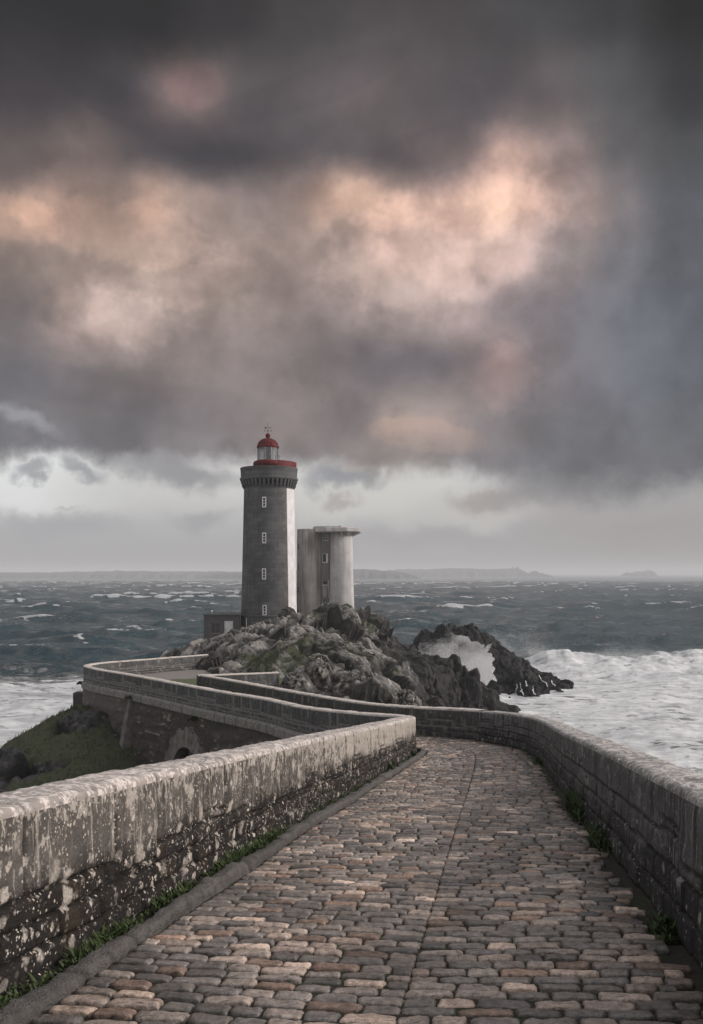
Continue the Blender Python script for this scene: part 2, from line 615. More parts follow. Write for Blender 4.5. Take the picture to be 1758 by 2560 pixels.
def spots(k, vec, scale, rmin, rmax, dens, soft=0.08):
    """round lichen patches: each Voronoi cell keeps a patch of its own size or none"""
    v = k.n('ShaderNodeTexVoronoi', feature='F1')
    nz = k.vmath('SUBTRACT', k.noise(vec, scale * 1.6, 3, 0.6, out=1), (0.5, 0.5, 0.5))
    k.put(v.inputs['Vector'], k.vmath('ADD', vec, k.vmath('SCALE', nz, 0.85 / scale)))
    v.inputs['Scale'].default_value = scale
    d, c = v.outputs['Distance'], v.outputs['Color']
    r, g, b = k.sep(c)
    rad = k.fmix(r, rmin, rmax)
    on = k.math('LESS_THAN', g, dens)
    m = k.mr(k.math('SUBTRACT', d, rad), soft, -soft)
    return k.math('MULTIPLY', m, on), b


def wall_mat(name, base, dark, pale, spot_d, wash, low_dark, streak=0.3, tide=0.45, brown=0.2, jk=0.85, pstreak=0.0, farwash=0.0, jcol=None):
    """weathered granite: blocks, dark algae stain, round lichens, run-off streaks"""
    m, k, bs, P = new_mat(name)
    st, jo, hv = k.attr('stone'), k.attr('joint'), k.attr('hv')
    n1 = k.noise(P, 1.3, 5, 0.6)
    n2 = k.noise(P, 7.0, 6, 0.65)
    n3 = k.noise(P, 45.0, 4, 0.6)
    col = k.mix(st, tuple(c * 0.78 for c in base), tuple(c * 1.2 for c in base))
    col = k.mix(k.mr(n2, 0.35, 0.72), tuple(c * 0.62 for c in base), col)
    # vertical run-off
    sv = k.noise(k.scaled(P, (9.0, 9.0, 0.8)), 1.0, 4, 0.6)
    col = k.mix(k.math('MULTIPLY', k.mr(sv, 0.46, 0.68), streak), col, dark)
    ps = k.noise(k.scaled(P, (16.0, 16.0, 1.6)), 1.0, 4, 0.65)
    col = k.mix(k.math('MULTIPLY', k.mr(ps, 0.57, 0.66), pstreak), col, tuple(p * 0.8 for p in pale))
    # pale lichen wash
    wn = k.math('ADD', k.math('MULTIPLY', n2, 0.5), k.math('MULTIPLY', k.noise(k.scaled(P, (1, 1, 0.55)), 32.0, 5, 0.65), 0.5))
    fw = k.math('MULTIPLY', k.mr(k.sep(P)[1], 7.0, 17.0), farwash)
    wn = k.math('ADD', wn, k.mr(hv, 0.78, 0.95, 0.0, 0.07))
    ws = k.mr(k.math('ADD', wn, fw), 0.655 - wash * 0.3, 0.70 - wash * 0.3)
    upper = k.mr(k.math('ADD', hv, k.math('MULTIPLY', k.math('SUBTRACT', n1, 0.5), 0.65)), tide - 0.1, tide + 0.16)
    col = k.mix(k.math('MULTIPLY', ws, k.math('MULTIPLY', upper, min(1.0, wash * 2.0))), col, k.mix(n3, tuple(p * 0.6 for p in pale), pale))
    # black algae with a ragged upper limit, rusty patches in it
    stain = k.math('MULTIPLY', k.math('SUBTRACT', 1.0, upper), low_dark)
    rust = k.mix(k.math('MULTIPLY', k.mr(k.noise(P, 3.1, 4), 0.54, 0.66), brown), dark, (0.10, 0.062, 0.032))
    col = k.mix(stain, col, rust)
    col = k.mix(k.math('MULTIPLY', jo, jk), col, jcol or tuple(c * 0.6 for c in dark))
    for scale, r0, r1, de, tint in ((4.6, 0.08, 0.40, spot_d * 0.8, 0.72), (9.0, 0.08, 0.42, spot_d * 0.85, 0.88), (22.0, 0.08, 0.42, spot_d * 0.6, 1.05), (48.0, 0.1, 0.42, spot_d * 0.5, 1.15)):
        s, b = spots(k, P, scale, r0, r1, de)
        fac = k.math('MULTIPLY', s, k.mr(n3, 0.3, 0.55, 0.55, 1.0))
        fac = k.math('MULTIPLY', fac, k.mr(k.noise(P, 1.7 + scale * 0.09, 4, 0.6), 0.42, 0.60, 0.0, 1.0))
        c = k.mix(b, tuple(p * tint * 0.75 for p in pale), tuple(p * tint for p in pale))
        col = k.mix(fac, col, c)
    k.put(bs.inputs['Base Color'], col)
    k.put(bs.inputs['Roughness'], k.mr(n2, 0.3, 0.7, 0.62, 0.9))
    bs.inputs['Specular IOR Level'].default_value = 0.12
    bump(k, bs, k.math('ADD', k.math('MULTIPLY', n2, 0.5), k.math('MULTIPLY', n3, 0.5)), 0.9, 0.035)
    return m


def cap_mat(name, base, dark, pale, amount):
    m, k, bs, P = new_mat(name)
    n2 = k.noise(P, 6.0, 6, 0.68, dist=0.6)
    n3 = k.noise(P, 26.0, 5, 0.65)
    col = k.mix(k.attr('stone'), tuple(c * 0.85 for c in base), tuple(c * 1.1 for c in base))
    f = k.mr(k.math('ADD', k.math('MULTIPLY', n2, 0.5), k.math('MULTIPLY', n3, 0.5)), 0.60 - amount * 0.25, 0.67 - amount * 0.25)
    col = k.mix(f, col, pale)
    for scale, de in ((11.0, 0.35), (24.0, 0.5)):
        s, b = spots(k, P, scale, 0.12, 0.45, de)
        col = k.mix(s, col, k.mix(b, tuple(p * 0.75 for p in pale), tuple(p * 1.12 for p in pale)))
    dk = k.mr(k.noise(P, 13.0, 6, 0.7), 0.55, 0.64)
    col = k.mix(k.math('MULTIPLY', dk, 0.7), col, dark)
    col = k.mix(k.math('MULTIPLY', k.attr('joint'), 0.8), col, dark)
    k.put(bs.inputs['Base Color'], col)
    bs.inputs['Roughness'].default_value = 0.8
    bs.inputs['Specular IOR Level'].default_value = 0.3
    bump(k, bs, n3, 0.6, 0.015)
    return m


def rock_mat(name, base, dark, pale, green, wet=0.11):
    m, k, bs, P = new_mat(name)
    li, gr, cr = k.attr('lichen'), k.attr('grass'), k.attr('crack')
    n1 = k.noise(P, 0.35, 5, 0.6)
    n2 = k.noise(P, 1.6, 6, 0.68)
    n3 = k.noise(P, 7.0, 5, 0.65)
    col = k.mix(k.mr(n2, 0.3, 0.7), dark, base)
    brownish = k.math('MULTIPLY', k.mr(n1, 0.5, 0.64), 0.4)
    col = k.mix(brownish, col, tuple(a * b for a, b in zip(base, (0.95, 0.82, 0.72))))
    dry = k.attr('dry')
    col = k.vmath('SCALE', col, k.fmix(dry, wet, 1.0))
    lf = k.mr(k.math('ADD', k.math('MULTIPLY', n2, 0.6), k.math('MULTIPLY', n1, 0.4)), 0.42, 0.58)
    col = k.mix(k.math('MULTIPLY', k.math('MULTIPLY', lf, li), 0.75), col, tuple(p * 0.55 for p in pale))
    s, b = spots(k, P, 2.2, 0.1, 0.40, 0.35)
    col = k.mix(k.math('MULTIPLY', s, li), col, pale)
    s, b = spots(k, P, 6.0, 0.1, 0.40, 0.3)
    col = k.mix(k.math('MULTIPLY', s, k.math('MULTIPLY', li, 0.8)), col, tuple(p * 1.1 for p in pale))
    col = k.mix(k.math('MULTIPLY', cr, 0.92), col, tuple(d * 0.35 for d in dark))
    gf = k.mr(k.math('ADD', gr, k.math('MULTIPLY', k.math('SUBTRACT', n3, 0.5), 1.1)), 0.4, 0.62)
    col = k.mix(gf, col, k.mix(n3, tuple(g * 0.55 for g in green), tuple(g * 1.35 for g in green)))
    k.put(bs.inputs['Base Color'], col)
    k.put(bs.inputs['Roughness'], k.mr(dry, 0, 1, 0.55, 0.85))
    bs.inputs['Specular IOR Level'].default_value = 0.14
    bump(k, bs, k.math('ADD', k.math('MULTIPLY', n2, 0.5), k.math('MULTIPLY', n3, 0.5)), 0.9, 0.25)
    return m


def leaf_mat(name, a, b):
    m, k, bs, P = new_mat(name)
    t = k.attr('tint')
    col = k.mix(t, a, b)
    k.put(bs.inputs['Base Color'], col)
    bs.inputs['Roughness'].default_value = 0.6
    bs.inputs['Specular IOR Level'].default_value = 0.25
    return m


def tower_mat(name, base, var=0.35, course=0.55, blen=1.1, rust=0.0):
    """coursed granite on a round tower: courses and blocks from height and bearing"""
    m, k, bs, P = new_mat(name)
    x, y, z = k.sep(P)
    ang = k.math('ARCTAN2', x, k.math('MULTIPLY', y, -1.0))
    bk = k.n('ShaderNodeTexBrick')
    k.put(bk.inputs['Vector'], k.comb(k.math('MULTIPLY', ang, 3.6), z, 0.0))
    bk.inputs['Scale'].default_value = 1.0
    bk.inputs['Brick Width'].default_value = blen
    bk.inputs['Row Height'].default_value = course
    bk.inputs['Mortar Size'].default_value = 0.018
    bk.inputs['Color1'].default_value = (*[c * 0.84 for c in base], 1)
    bk.inputs['Color2'].default_value = (*[c * 1.16 for c in base], 1)
    bk.inputs['Mortar'].default_value = (*[c * 0.7 for c in base], 1)
    n1 = k.noise(P, 0.5, 5, 0.62)
    n2 = k.noise(k.scaled(P, (3, 3, 0.35)), 1.0, 5, 0.62)
    n3 = k.noise(P, 9.0, 5, 0.62)
    col = k.vmath('SCALE', bk.outputs['Color'], k.mr(n1, 0.3, 0.7, 1 - var, 1 + var))
    col = k.mix(k.math('MULTIPLY', k.mr(n2, 0.5, 0.7), 0.45), col, tuple(c * 0.5 for c in base))
    col = k.mix(k.math('MULTIPLY', k.mr(n3, 0.58, 0.7), 0.16), col, tuple(c * 1.5 for c in base))
    k.put(bs.inputs['Base Color'], col)
    bs.inputs['Roughness'].default_value = 0.88
    bs.inputs['Specular IOR Level'].default_value = 0.25
    bump(k, bs, k.math('ADD', bk.outputs['Fac'], k.math('MULTIPLY', n3, -0.6)), -0.5, 0.03)
    return m


def concrete_mat(name, base, stain, amount):
    m, k, bs, P = new_mat(name)
    n1 = k.noise(P, 0.7, 6, 0.62)
    st = k.noise(k.scaled(P, (1.5, 1.5, 0.12)), 1.0, 6, 0.62)
    s2 = k.noise(k.scaled(P, (5.0, 5.0, 0.25)), 1.0, 4, 0.6)
    col = k.mix(k.mr(n1, 0.3, 0.7), tuple(c * 0.82 for c in base), tuple(c * 1.1 for c in base))
    col = k.mix(k.math('MULTIPLY', k.mr(st, 0.43, 0.68), amount), col, stain)
    col = k.mix(k.math('MULTIPLY', k.mr(s2, 0.55, 0.7), amount * 0.55), col, tuple(a * b for a, b in zip(stain, (1.5, 1.0, 0.75))))
    k.put(bs.inputs['Base Color'], col)
    bs.inputs['Roughness'].default_value = 0.85
    bump(k, bs, k.noise(P, 6.0, 5), 0.3, 0.04)
    return m
# ------------------------------------------------------------------ the causeway's plan and levels
_ry = np.array([-40, 0, 10, 20, 24, 28, 31, 34, 39.5, 45.8, 50, 62, 90.])
_rz = np.array([-1.58 + 40 * .139, -1.58, -2.97, -4.36, -4.90, -5.40, -5.75, -6.03, -6.35, -6.55, -6.65, -6.75, -6.8]) + CZ
_dy = np.linspace(-40, 90, 1301)
_dz = np.interp(_dy, _ry, _rz)
_dz = np.convolve(np.pad(_dz, 15, mode='reflect', reflect_type='odd'), np.ones(31) / 31, 'valid')
road_z = lambda y: np.interp(y, _dy, _dz)


def spline(pts, n=40):
    """centripetal Catmull-Rom through the points, as a dense polyline"""
    p = np.array(pts, dtype=float)
    p = np.vstack([2 * p[0] - p[1], p, 2 * p[-1] - p[-2]])
    out = []
    for i in range(1, len(p) - 2):
        p0, p1, p2, p3 = p[i - 1:i + 3]
        t0 = 0.0
        t1 = t0 + np.linalg.norm(p1 - p0) ** 0.5
        t2 = t1 + np.linalg.norm(p2 - p1) ** 0.5
        t3 = t2 + np.linalg.norm(p3 - p2) ** 0.5
        for t in np.linspace(t1, t2, n, endpoint=False):
            a1 = (t1 - t) / (t1 - t0) * p0 + (t - t0) / (t1 - t0) * p1
            a2 = (t2 - t) / (t2 - t1) * p1 + (t - t1) / (t2 - t1) * p2
            a3 = (t3 - t) / (t3 - t2) * p2 + (t - t2) / (t3 - t2) * p3
            b1 = (t2 - t) / (t2 - t0) * a1 + (t - t0) / (t2 - t0) * a2
            b2 = (t3 - t) / (t3 - t1) * a2 + (t - t1) / (t3 - t1) * a3
            out.append((t2 - t) / (t2 - t1) * b1 + (t - t1) / (t2 - t1) * b2)
    out.append(p[-2])
    return np.array(out)


class Path:
    def __init__(self, poly):
        self.p = poly
        d = np.linalg.norm(np.diff(poly, axis=0), axis=1)
        self.s = np.concatenate([[0], np.cumsum(d)])
        self.L = self.s[-1]

    def at(self, s):
        return np.stack([np.interp(s, self.s, self.p[:, 0]), np.interp(s, self.s, self.p[:, 1])], -1)

    def tan(self, s, h=0.12):
        t = self.at(np.minimum(s + h, self.L)) - self.at(np.maximum(s - h, 0))
        return t / np.linalg.norm(t, axis=-1, keepdims=True)


LEFT = Path(spline([(-4.1, -8), (-2.65, 0), (-1.84, 4.6), (-0.9, 10), (0.03, 15), (0.98, 20), (1.58, 23.2), (1.78, 24.5), (1.6, 25.7),
                    (0.7, 27.7), (-1.45, 32.5), (-3.3, 36.8), (-7.0, 42.3), (-11.8, 49), (-15.4, 53.3), (-16.3, 55.0), (-15.8, 56.6), (-14.0, 58.6), (-10.2, 62.8)]))
RIGHT = Path(spline([(0.0, -8), (1.21, 0), (2.02, 5.05), (2.70, 9.3), (3.55, 15), (4.4, 20.2), (4.85, 24), (4.75, 27.0), (4.0, 29.4), (2.55, 31.2),
                     (0.53, 34), (-2.4, 39.3), (-6.3, 45.6), (-8.6, 48.9)]))
RETURN = Path(spline([(-8.6, 48.9), (-6.5, 49.8), (-4.3, 50.7)]))
AXIS = Path(spline([(-1.95, -8), (-0.47, 0), (0.234, 4.33), (0.64, 6.76), (1.17, 10.04), (2.1, 15.6), (3.02, 21.5), (3.35, 24.5), (3.2, 27.0), (2.35, 29.3), (0.6, 32.3), (-1.0, 35.5), (-3.5, 40)]))


def var_steps(path, s0, s1, kk=0.0045, lo=0.014, hi=0.13):
    out = [s0]
    while out[-1] < s1:
        q = path.at(np.array(out[-1]))
        out.append(out[-1] + min(hi, max(lo, kk * float(np.hypot(*q)))))
    out[-1] = s1
    return np.array(out)


def blocks(u, v, seed, vtop=0.46, course=0.155, bl=(0.24, 0.55), slab=(0.62, 1.25), vvar=0.10):
    """big dressed slabs above, small coursed blocks below. u, v flat arrays -> joint distance, stone random, slab flag"""
    rs = R(seed)
    q3 = np.stack([u * 1.7, v * 2.2, np.zeros_like(u)], 1)
    uw = u + 0.025 * perlin(q3, seed)
    vw = v + 0.018 * perlin(q3 + 31.7, seed)
    umax = u.max() + 3
    b = [u.min() - 2]
    while b[-1] < umax:
        b.append(b[-1] + rs.uniform(*slab))
    b = np.array(b)
    idx = np.clip(np.searchsorted(b, uw) - 1, 0, len(b) - 2)
    vb = vtop + rs.choice([-vvar, 0, 0, vvar * 0.9], len(b))
    rnd = rs.rand(len(b))
    du = np.minimum(uw - b[idx], b[idx + 1] - uw)
    vbi = vb[idx]
    up = vw > vbi
    d_up = np.minimum(du, vw - vbi)
    row = np.floor(vw / course).astype(int)
    dr = np.minimum(vw - row * course, (row + 1) * course - vw)
    d_lo = np.minimum(dr, np.where(vbi - vw > 0, vbi - vw, 9))
    sid = np.zeros_like(u)
    for r in range(row.min(), row.max() + 1):
        m = row == r
        if not m.any():
            continue
        rr = R(seed * 131 + r + 50)
        c = [u.min() - 2]
        while c[-1] < umax:
            c.append(c[-1] + rr.uniform(*bl))
        c = np.array(c)
        j = np.clip(np.searchsorted(c, uw[m]) - 1, 0, len(c) - 2)
        d_lo[m] = np.minimum(d_lo[m], np.minimum(uw[m] - c[j], c[j + 1] - uw[m]))
        sid[m] = rr.rand(len(c))[j]
    return np.where(up, d_up, d_lo), np.where(up, rnd[idx], sid), up, du


def wall_piece(root, path, s0, s1, side, mats, seed, h=1.05, th=0.42, vout=-0.12, relief=1.0, rows_in=60, cap_ends=(True, True), lean=0.03, **kw):
    """parapet along the path: masonry (two faces) and a rounded coping. side +1: wall lies left of travel"""
    s = var_steps(path, s0, s1)
    base, t = path.at(s), path.tan(s)
    nrm = np.stack([-t[:, 1], t[:, 0]], 1) * side        # away from the road
    zr = road_z(base[:, 1])
    nu = len(s)
    cap0 = h - 0.05
    vi = np.linspace(-0.2, cap0, rows_in)
    # ---- road face
    U, V = np.meshgrid(s, vi, indexing='ij')
    uf, vf = U.ravel(), V.ravel()
    dj, st, up, du = blocks(uf, vf, seed, **kw)
    jw = 0.014
    joint = np.maximum(1 - sst(dj, 0.004, jw + 0.01), (1 - sst(du, 0.004, 0.024)) * up)
    B = np.repeat(base, rows_in, 0)
    N = np.repeat(nrm, rows_in, 0)
    Z = np.repeat(zr, rows_in) + vf
    p3 = np.column_stack([B, Z])
    nz = fbm(p3 * 3.0, seed, 4) * 0.012 + fbm(p3 * 12.0, seed + 9, 3) * 0.006
    push = -joint * 0.03 + (st - 0.5) * np.where(up, 0.008, 0.03) + nz + np.where(up, 0.004, -0.006)
    push = push * relief * sst(vf, cap0 + 0.0, cap0 - 0.05) + 0.004 * 0
    tt = -push + lean * (vf - cap0) * 0 + np.where(vf < cap0, -lean * (cap0 - vf), 0)
    vin = np.column_stack([B + N * tt[:, None], Z])
    vin = vin.reshape(nu, rows_in, 3)
    at_i = [joint * (vf < cap0 - 0.01), st, vf / h]
    # ---- outer face
    no = max(8, rows_in // 2)
    vo = np.linspace(cap0, vout, no)
    U2, V2 = np.meshgrid(s, vo, indexing='ij')
    uf2, vf2 = U2.ravel(), V2.ravel()
    dj2, st2, up2, _ = blocks(uf2 * 1.0, vf2, seed + 5, **kw)
    joint2 = 1 - sst(dj2, 0.004, 0.05)
    B2, N2 = np.repeat(base, no, 0), np.repeat(nrm, no, 0)
    Z2 = np.repeat(zr, no) + vf2
    p32 = np.column_stack([B2 + N2 * th, Z2])
    push2 = (-joint2 * 0.015 + (st2 - 0.5) * 0.02 + fbm(p32 * 3.0, seed, 4) * 0.012) * sst(vf2, cap0, cap0 - 0.08)
    vou = np.column_stack([B2 + N2 * (th + push2)[:, None], Z2])
    faces = [grid_faces(nu, rows_in), grid_faces(nu, no, base=nu * rows_in)]
    # winding: road face must look to the road
    ca = np.concatenate([vin.reshape(-1, 3), vou])
    fl = faces if side > 0 else [f[:, ::-1] for f in faces]
    ends = []
    o = mesh_obj('masonry', ca, [f[:, ::-1] for f in fl], mats[0], root, True,
                 attrs={'joint': np.concatenate([at_i[0], joint2]), 'stone': np.concatenate([st, st2]), 'hv': np.concatenate([at_i[2], np.clip(vf2 / h, 0.35, 1)])})
    # ---- coping
    nc = 17
    ph = np.linspace(0, pi, nc)
    tcp = th / 2 - th / 2 * np.sign(np.cos(ph)) * np.abs(np.cos(ph)) ** 0.34
    zc = cap0 + 0.066 * np.abs(np.sin(ph)) ** 0.7
    U3, T3 = np.meshgrid(s, tcp, indexing='ij')
    _, Z3 = np.meshgrid(s, zc, indexing='ij')
    u3, t3, z3 = U3.ravel(), T3.ravel(), Z3.ravel()
    _, st3, _, du3 = blocks(u3, np.full_like(u3, h), seed, **kw)
    j3 = 1 - sst(du3, 0.004, 0.022)
    B3, N3 = np.repeat(base, nc, 0), np.repeat(nrm, nc, 0)
    p33 = np.column_stack([B3 + N3 * t3[:, None], np.repeat(zr, nc) + z3])
    lift = (fbm(p33 * 1.1, seed + 3, 4) * 0.014 + fbm(p33 * 10, seed + 4, 4) * 0.014 - 0.02 * sst(fbm(p33 * 4.5, seed + 6, 3), 0.28, 0.5) + (st3 - 0.5) * 0.008 - j3 * 0.012) * sst(z3, cap0, cap0 + 0.04)
    p33[:, 2] += lift
    f3 = grid_faces(nu, nc)
    mesh_obj('coping', p33, f3[:, ::-1] if side > 0 else f3, mats[1], root, True, attrs={'joint': j3, 'stone': st3})
    # ---- closed ends
    for e, on in zip((0, nu - 1), cap_ends):
        if not on:
            continue
        a = vin[e][::6]
        b = vou.reshape(nu, no, 3)[e]
        c = p33.reshape(nu, nc, 3)[e]
        ring = np.concatenate([a, vin[e][-1:], c, b])
        ends.append(ring)
    if ends:
        m = MB()
        for ring in ends:
            m.add(ring, [tuple(range(len(ring)))])
        e_ = m.build('end_face', mats[0], root)
        for nm, val in (('joint', 0.0), ('stone', 0.5), ('hv', 0.7)):
            a_ = e_.data.attributes.new(nm, 'FLOAT', 'POINT')
            a_.data.foreach_set('value', np.full(len(e_.data.vertices), val, dtype=np.float32))


M_WL = wall_mat('granite_lichen_warm', (0.15, 0.135, 0.122), (0.020, 0.018, 0.017), (0.60, 0.54, 0.48), 0.85, 0.32, 0.97, streak=0.5, pstreak=0.5, farwash=0.13, tide=0.5)
M_WLC = cap_mat('coping_lichen_warm', (0.30, 0.27, 0.25), (0.055, 0.047, 0.043), (0.60, 0.54, 0.50), 0.45)
M_WR = wall_mat('granite_dark', (0.175, 0.175, 0.178), (0.030, 0.030, 0.031), (0.46, 0.45, 0.44), 0.5, 0.16, 0.7, streak=0.7, tide=0.38, jk=0.45, pstreak=0.6)
M_WRC = cap_mat('coping_grey', (0.20, 0.192, 0.187), (0.045, 0.043, 0.042), (0.50, 0.47, 0.45), 0.48)
M_WF = wall_mat('granite_far', (0.115, 0.115, 0.115), (0.034, 0.034, 0.035), (0.38, 0.35, 0.33), 0.30, 0.18, 0.5, streak=0.6, tide=0.3, jk=0.7, pstreak=0.35, jcol=(0.27, 0.26, 0.25))
M_WFC = cap_mat('coping_far', (0.31, 0.285, 0.265), (0.10, 0.09, 0.085), (0.52, 0.47, 0.43), 0.7)

sL = lambda y: float(np.interp(y, LEFT.p[:500, 1], LEFT.s[:500]))
s_bend = 33.05
wl = thing('parapet_wall', 'long stone parapet on the left, crusted with pale lichen above black algae, bending back past the arch', 'stone wall', (0, 0, 0))
iL = int(np.argmax(LEFT.p[:, 0]))                # the outermost point of the bend
sb = LEFT.s[iL]
wall_piece(wl, LEFT, 3.0, sb, 1, (M_WL, M_WLC), 11, rows_in=66, cap_ends=(True, False), h=0.98, vout=-6)
wall_piece(wl, LEFT, sb, LEFT.L, 1, (M_WF, M_WFC), 12, rows_in=34, vout=-0.05, relief=0.8, cap_ends=(False, True), h=0.98)
wr = thing('parapet_wall', 'dark streaked stone parapet on the right of the cobbles, sweeping round towards the rocks', 'stone wall', (0, 0, 0))
sr = float(RIGHT.s[int(np.argmin(np.abs(RIGHT.p[:, 1] - 29.0)))])
wall_piece(wr, RIGHT, 3.0, sr, -1, (M_WR, M_WRC), 21, rows_in=62, cap_ends=(True, False), vout=-9, slab=(0.5, 0.9), vtop=0.62, course=0.21, bl=(0.3, 0.6), h=0.98)
wall_piece(wr, RIGHT, sr, RIGHT.L, -1, (M_WF, M_WFC), 22, rows_in=34, cap_ends=(False, False), vout=-7, slab=(0.5, 0.9), vtop=0.55, course=0.2, relief=0.8, h=1.0)
wall_piece(wr, RETURN, 0.0, RETURN.L, -1, (M_WF, M_WFC), 23, rows_in=30, h=1.0, th=0.4, cap_ends=(True, True), relief=0.8)

# ------------------------------------------------------------------ cobbled road


def cross(path, c, t, n, sgn):
    rel = path.p - c
    a, b = rel @ t, (rel @ n) * sgn
    i = np.where((a[:-1] * a[1:] <= 0) & (b[:-1] > -0.2))[0]
    if len(i) == 0:
        return 1.7
    w = a[i] / (a[i] - a[i + 1] + 1e-12)
    return float(np.min(b[i] * (1 - w) + b[i + 1] * w))


def build_road():
    rs = R(5)
    s = 2.0
    rows = []
    while s < AXIS.L - 0.5:
        pitch = rs.uniform(0.117, 0.143) * float(np.interp(AXIS.at(np.array(s))[1], [4.8, 7.5, 11, 18, 30], [1, 1.04, 1.2, 1.4, 1.45]))
        rows.append((s + pitch / 2, pitch))
        s += pitch
    sv = np.array([r[0] for r in rows])
    C, T = AXIS.at(sv), AXIS.tan(sv, 0.5)
    Nn = np.stack([T[:, 1], -T[:, 0]], 1)             # to the right
    Ld = np.array([cross(LEFT, c, t, n, -1) for c, t, n in zip(C, T, Nn)])
    Rd = np.array([cross(RIGHT, c, t, n, 1) for c, t, n in zip(C, T, Nn)])
    Ld = np.convolve(np.pad(Ld, 6, mode='edge'), np.ones(13) / 13, 'valid')
    Rd = np.convolve(np.pad(Rd, 6, mode='edge'), np.ones(13) / 13, 'valid')
    pal = np.array([[.165, .146, .135], [.200, .172, .155], [.120, .110, .106], [.105, .096, .090], [.275, .225, .195], [.36, .285, .24],
                    [.225, .155, .120], [.140, .100, .080], [.46, .37, .315], [.125, .112, .104], [.235, .20, .178]])
    pw = np.array([.17, .15, .16, .10, .12, .07, .05, .05, .025, .10, .09])
    pw /= pw.sum()
    V, F3, F4, A, Cc = [], [], [], [], []
    base = 0
    for i, (sc, pitch) in enumerate(rows):
        dist = max(3.0, float(np.hypot(*C[i])))
        if C[i, 1] < 1.0:
            nx, ny = 5, 4
        elif dist < 9:
            nx, ny = 13, 9
        elif dist < 16:
            nx, ny = 9, 6
        else:
            nx, ny = 6, 5
        a = np.linspace(-1, 1, nx)
        b = np.linspace(-1, 1, ny)
        ga, gb = [g.ravel() for g in np.meshgrid(a, b, indexing='ij')]
        gf = grid_faces(nx, ny)
        for sgn in (-1, 1):
            q = -0.004
            lim = Ld[i] - 0.34 if sgn < 0 else Rd[i] - rs.uniform(0.05, 0.22)
            first = True
            while q < lim - 0.06:
                ln = rs.uniform(0.165, 0.295) * (0.6 if (first and rs.rand() < 0.5) else 1)
                first = False
                ln = min(ln, lim - q)
                if lim - q - ln < 0.07:
                    ln = lim - q
                gap = rs.uniform(0.0015, 0.006)
                hl, hw = ln / 2 - gap, pitch / 2 - rs.uniform(0.009, 0.016) * (0.4 + 0.6 * pitch / 0.14)
                if hl < 0.025:
                    break
                seed = rs.randint(1, 10 ** 6)
                # rounded-rectangle plan, edges crowded together so the shoulders stay round
                ea = np.sign(ga) * (1 - (1 - np.abs(ga)) ** 1.7)
                eb = np.sign(gb) * (1 - (1 - np.abs(gb)) ** 1.6)
                cr = (np.abs(ea) ** 9 + np.abs(eb) ** 9) ** (1 / 9.)
                mx = np.maximum(np.abs(ea), np.abs(eb))
                sc_ = np.where(cr > 1e-6, mx / np.maximum(cr, 1e-6), 1)
                x, y = ea * sc_, eb * sc_
                th0 = rs.uniform(0, 6.28)
                ang = np.arctan2(y, x)
                wob = 1 + 0.02 * np.sin(2 * ang + th0) + 0.03 * np.sin(3 * ang + 2 * th0) + 0.03 * np.sin(5 * ang + th0 * 3)
                lx, ly = x * hl * wob, y * hw * wob
                top = (1 - np.abs(ea) ** 12) * (1 - np.abs(eb) ** 6)
                hgt = rs.uniform(0.033, 0.043)
                z = hgt * top ** 0.42 * (1 - 0.12 * eb ** 2)
                p = np.column_stack([lx * 22, ly * 30, np.full_like(lx, seed * 0.37 % 500)])
                lump = perlin(p, 3) * 0.0045 + perlin(p * 2.6, 4) * 0.004
                z = z + lump * np.minimum(1, top * 3) + (lx * rs.normal(0, 0.03) + ly * rs.normal(0.0, 0.05)) * top
                z = np.where(top <= 1e-6, -0.03, z)
                # course direction: square to the road on the left, a little ahead on the right
                qc = q + ln / 2
                lat = (qc + lx * 1.0) * sgn if sgn > 0 else -(qc - lx)
                lat = sgn * qc + lx
                rot = rs.normal(0, 0.018)
                ahead = ly + lx * rot + (0.12 * max(0, sgn * qc) + 0.12 * lx if sgn > 0 else -0.02 * sgn * qc) + rs.normal(0, 0.002)
                xy = C[i] + Nn[i] * lat[:, None] + T[i] * ahead[:, None]
                zz = road_z(xy[:, 1]) - 0.006 * lat ** 2 + z - 0.01 + 0.012 * sin(sc * 1.3 + qc * 2)
                V.append(np.column_stack([xy, zz]))
                F4.append(gf + base)
                col = pal[rs.choice(len(pal), p=pw)] * rs.uniform(1.0, 1.8) * (1.0, 0.955, 0.915)
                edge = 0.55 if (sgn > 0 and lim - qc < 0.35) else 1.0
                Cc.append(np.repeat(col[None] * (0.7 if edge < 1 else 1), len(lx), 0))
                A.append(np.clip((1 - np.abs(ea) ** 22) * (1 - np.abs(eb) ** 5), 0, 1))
                base += len(lx)
                q += ln
    nst = len(F4)
    nf_st = sum(len(f) for f in F4)
    # bed of earth and moss between the stones
    sb_ = np.arange(1.0, AXIS.L - 0.3, 0.12)
    C2, T2 = AXIS.at(sb_), AXIS.tan(sb_, 0.5)
    N2 = np.stack([T2[:, 1], -T2[:, 0]], 1)
    lat = np.linspace(-1, 1, 45)
    Lx = np.interp(sb_, sv, Ld)
    Rx = np.interp(sb_, sv, Rd)
    lt = np.where(lat[None] < 0, lat[None] * (Lx[:, None] + 0.1), lat[None] * (Rx[:, None] + 0.1))
    xy = C2[:, None] + N2[:, None] * lt[..., None]
    zz = road_z(xy[..., 1]) - 0.006 * lt ** 2 - 0.004
    pb = np.dstack([xy, zz]).reshape(-1, 3)
    edge_up = sst(np.abs(np.tile(lat, len(sb_))), 0.86, 1.0) * np.where(np.tile(lat, len(sb_)) > 0, 0.05, 0.02)
    pb[:, 2] += fbm(pb * 5, 7, 3) * 0.012 + edge_up
    fb = grid_faces(len(sb_), len(lat), base=base)
    V.append(pb)
    A.append(np.zeros(len(pb)))
    Cc.append(np.tile([[0.03, 0.028, 0.024]], (len(pb), 1)))
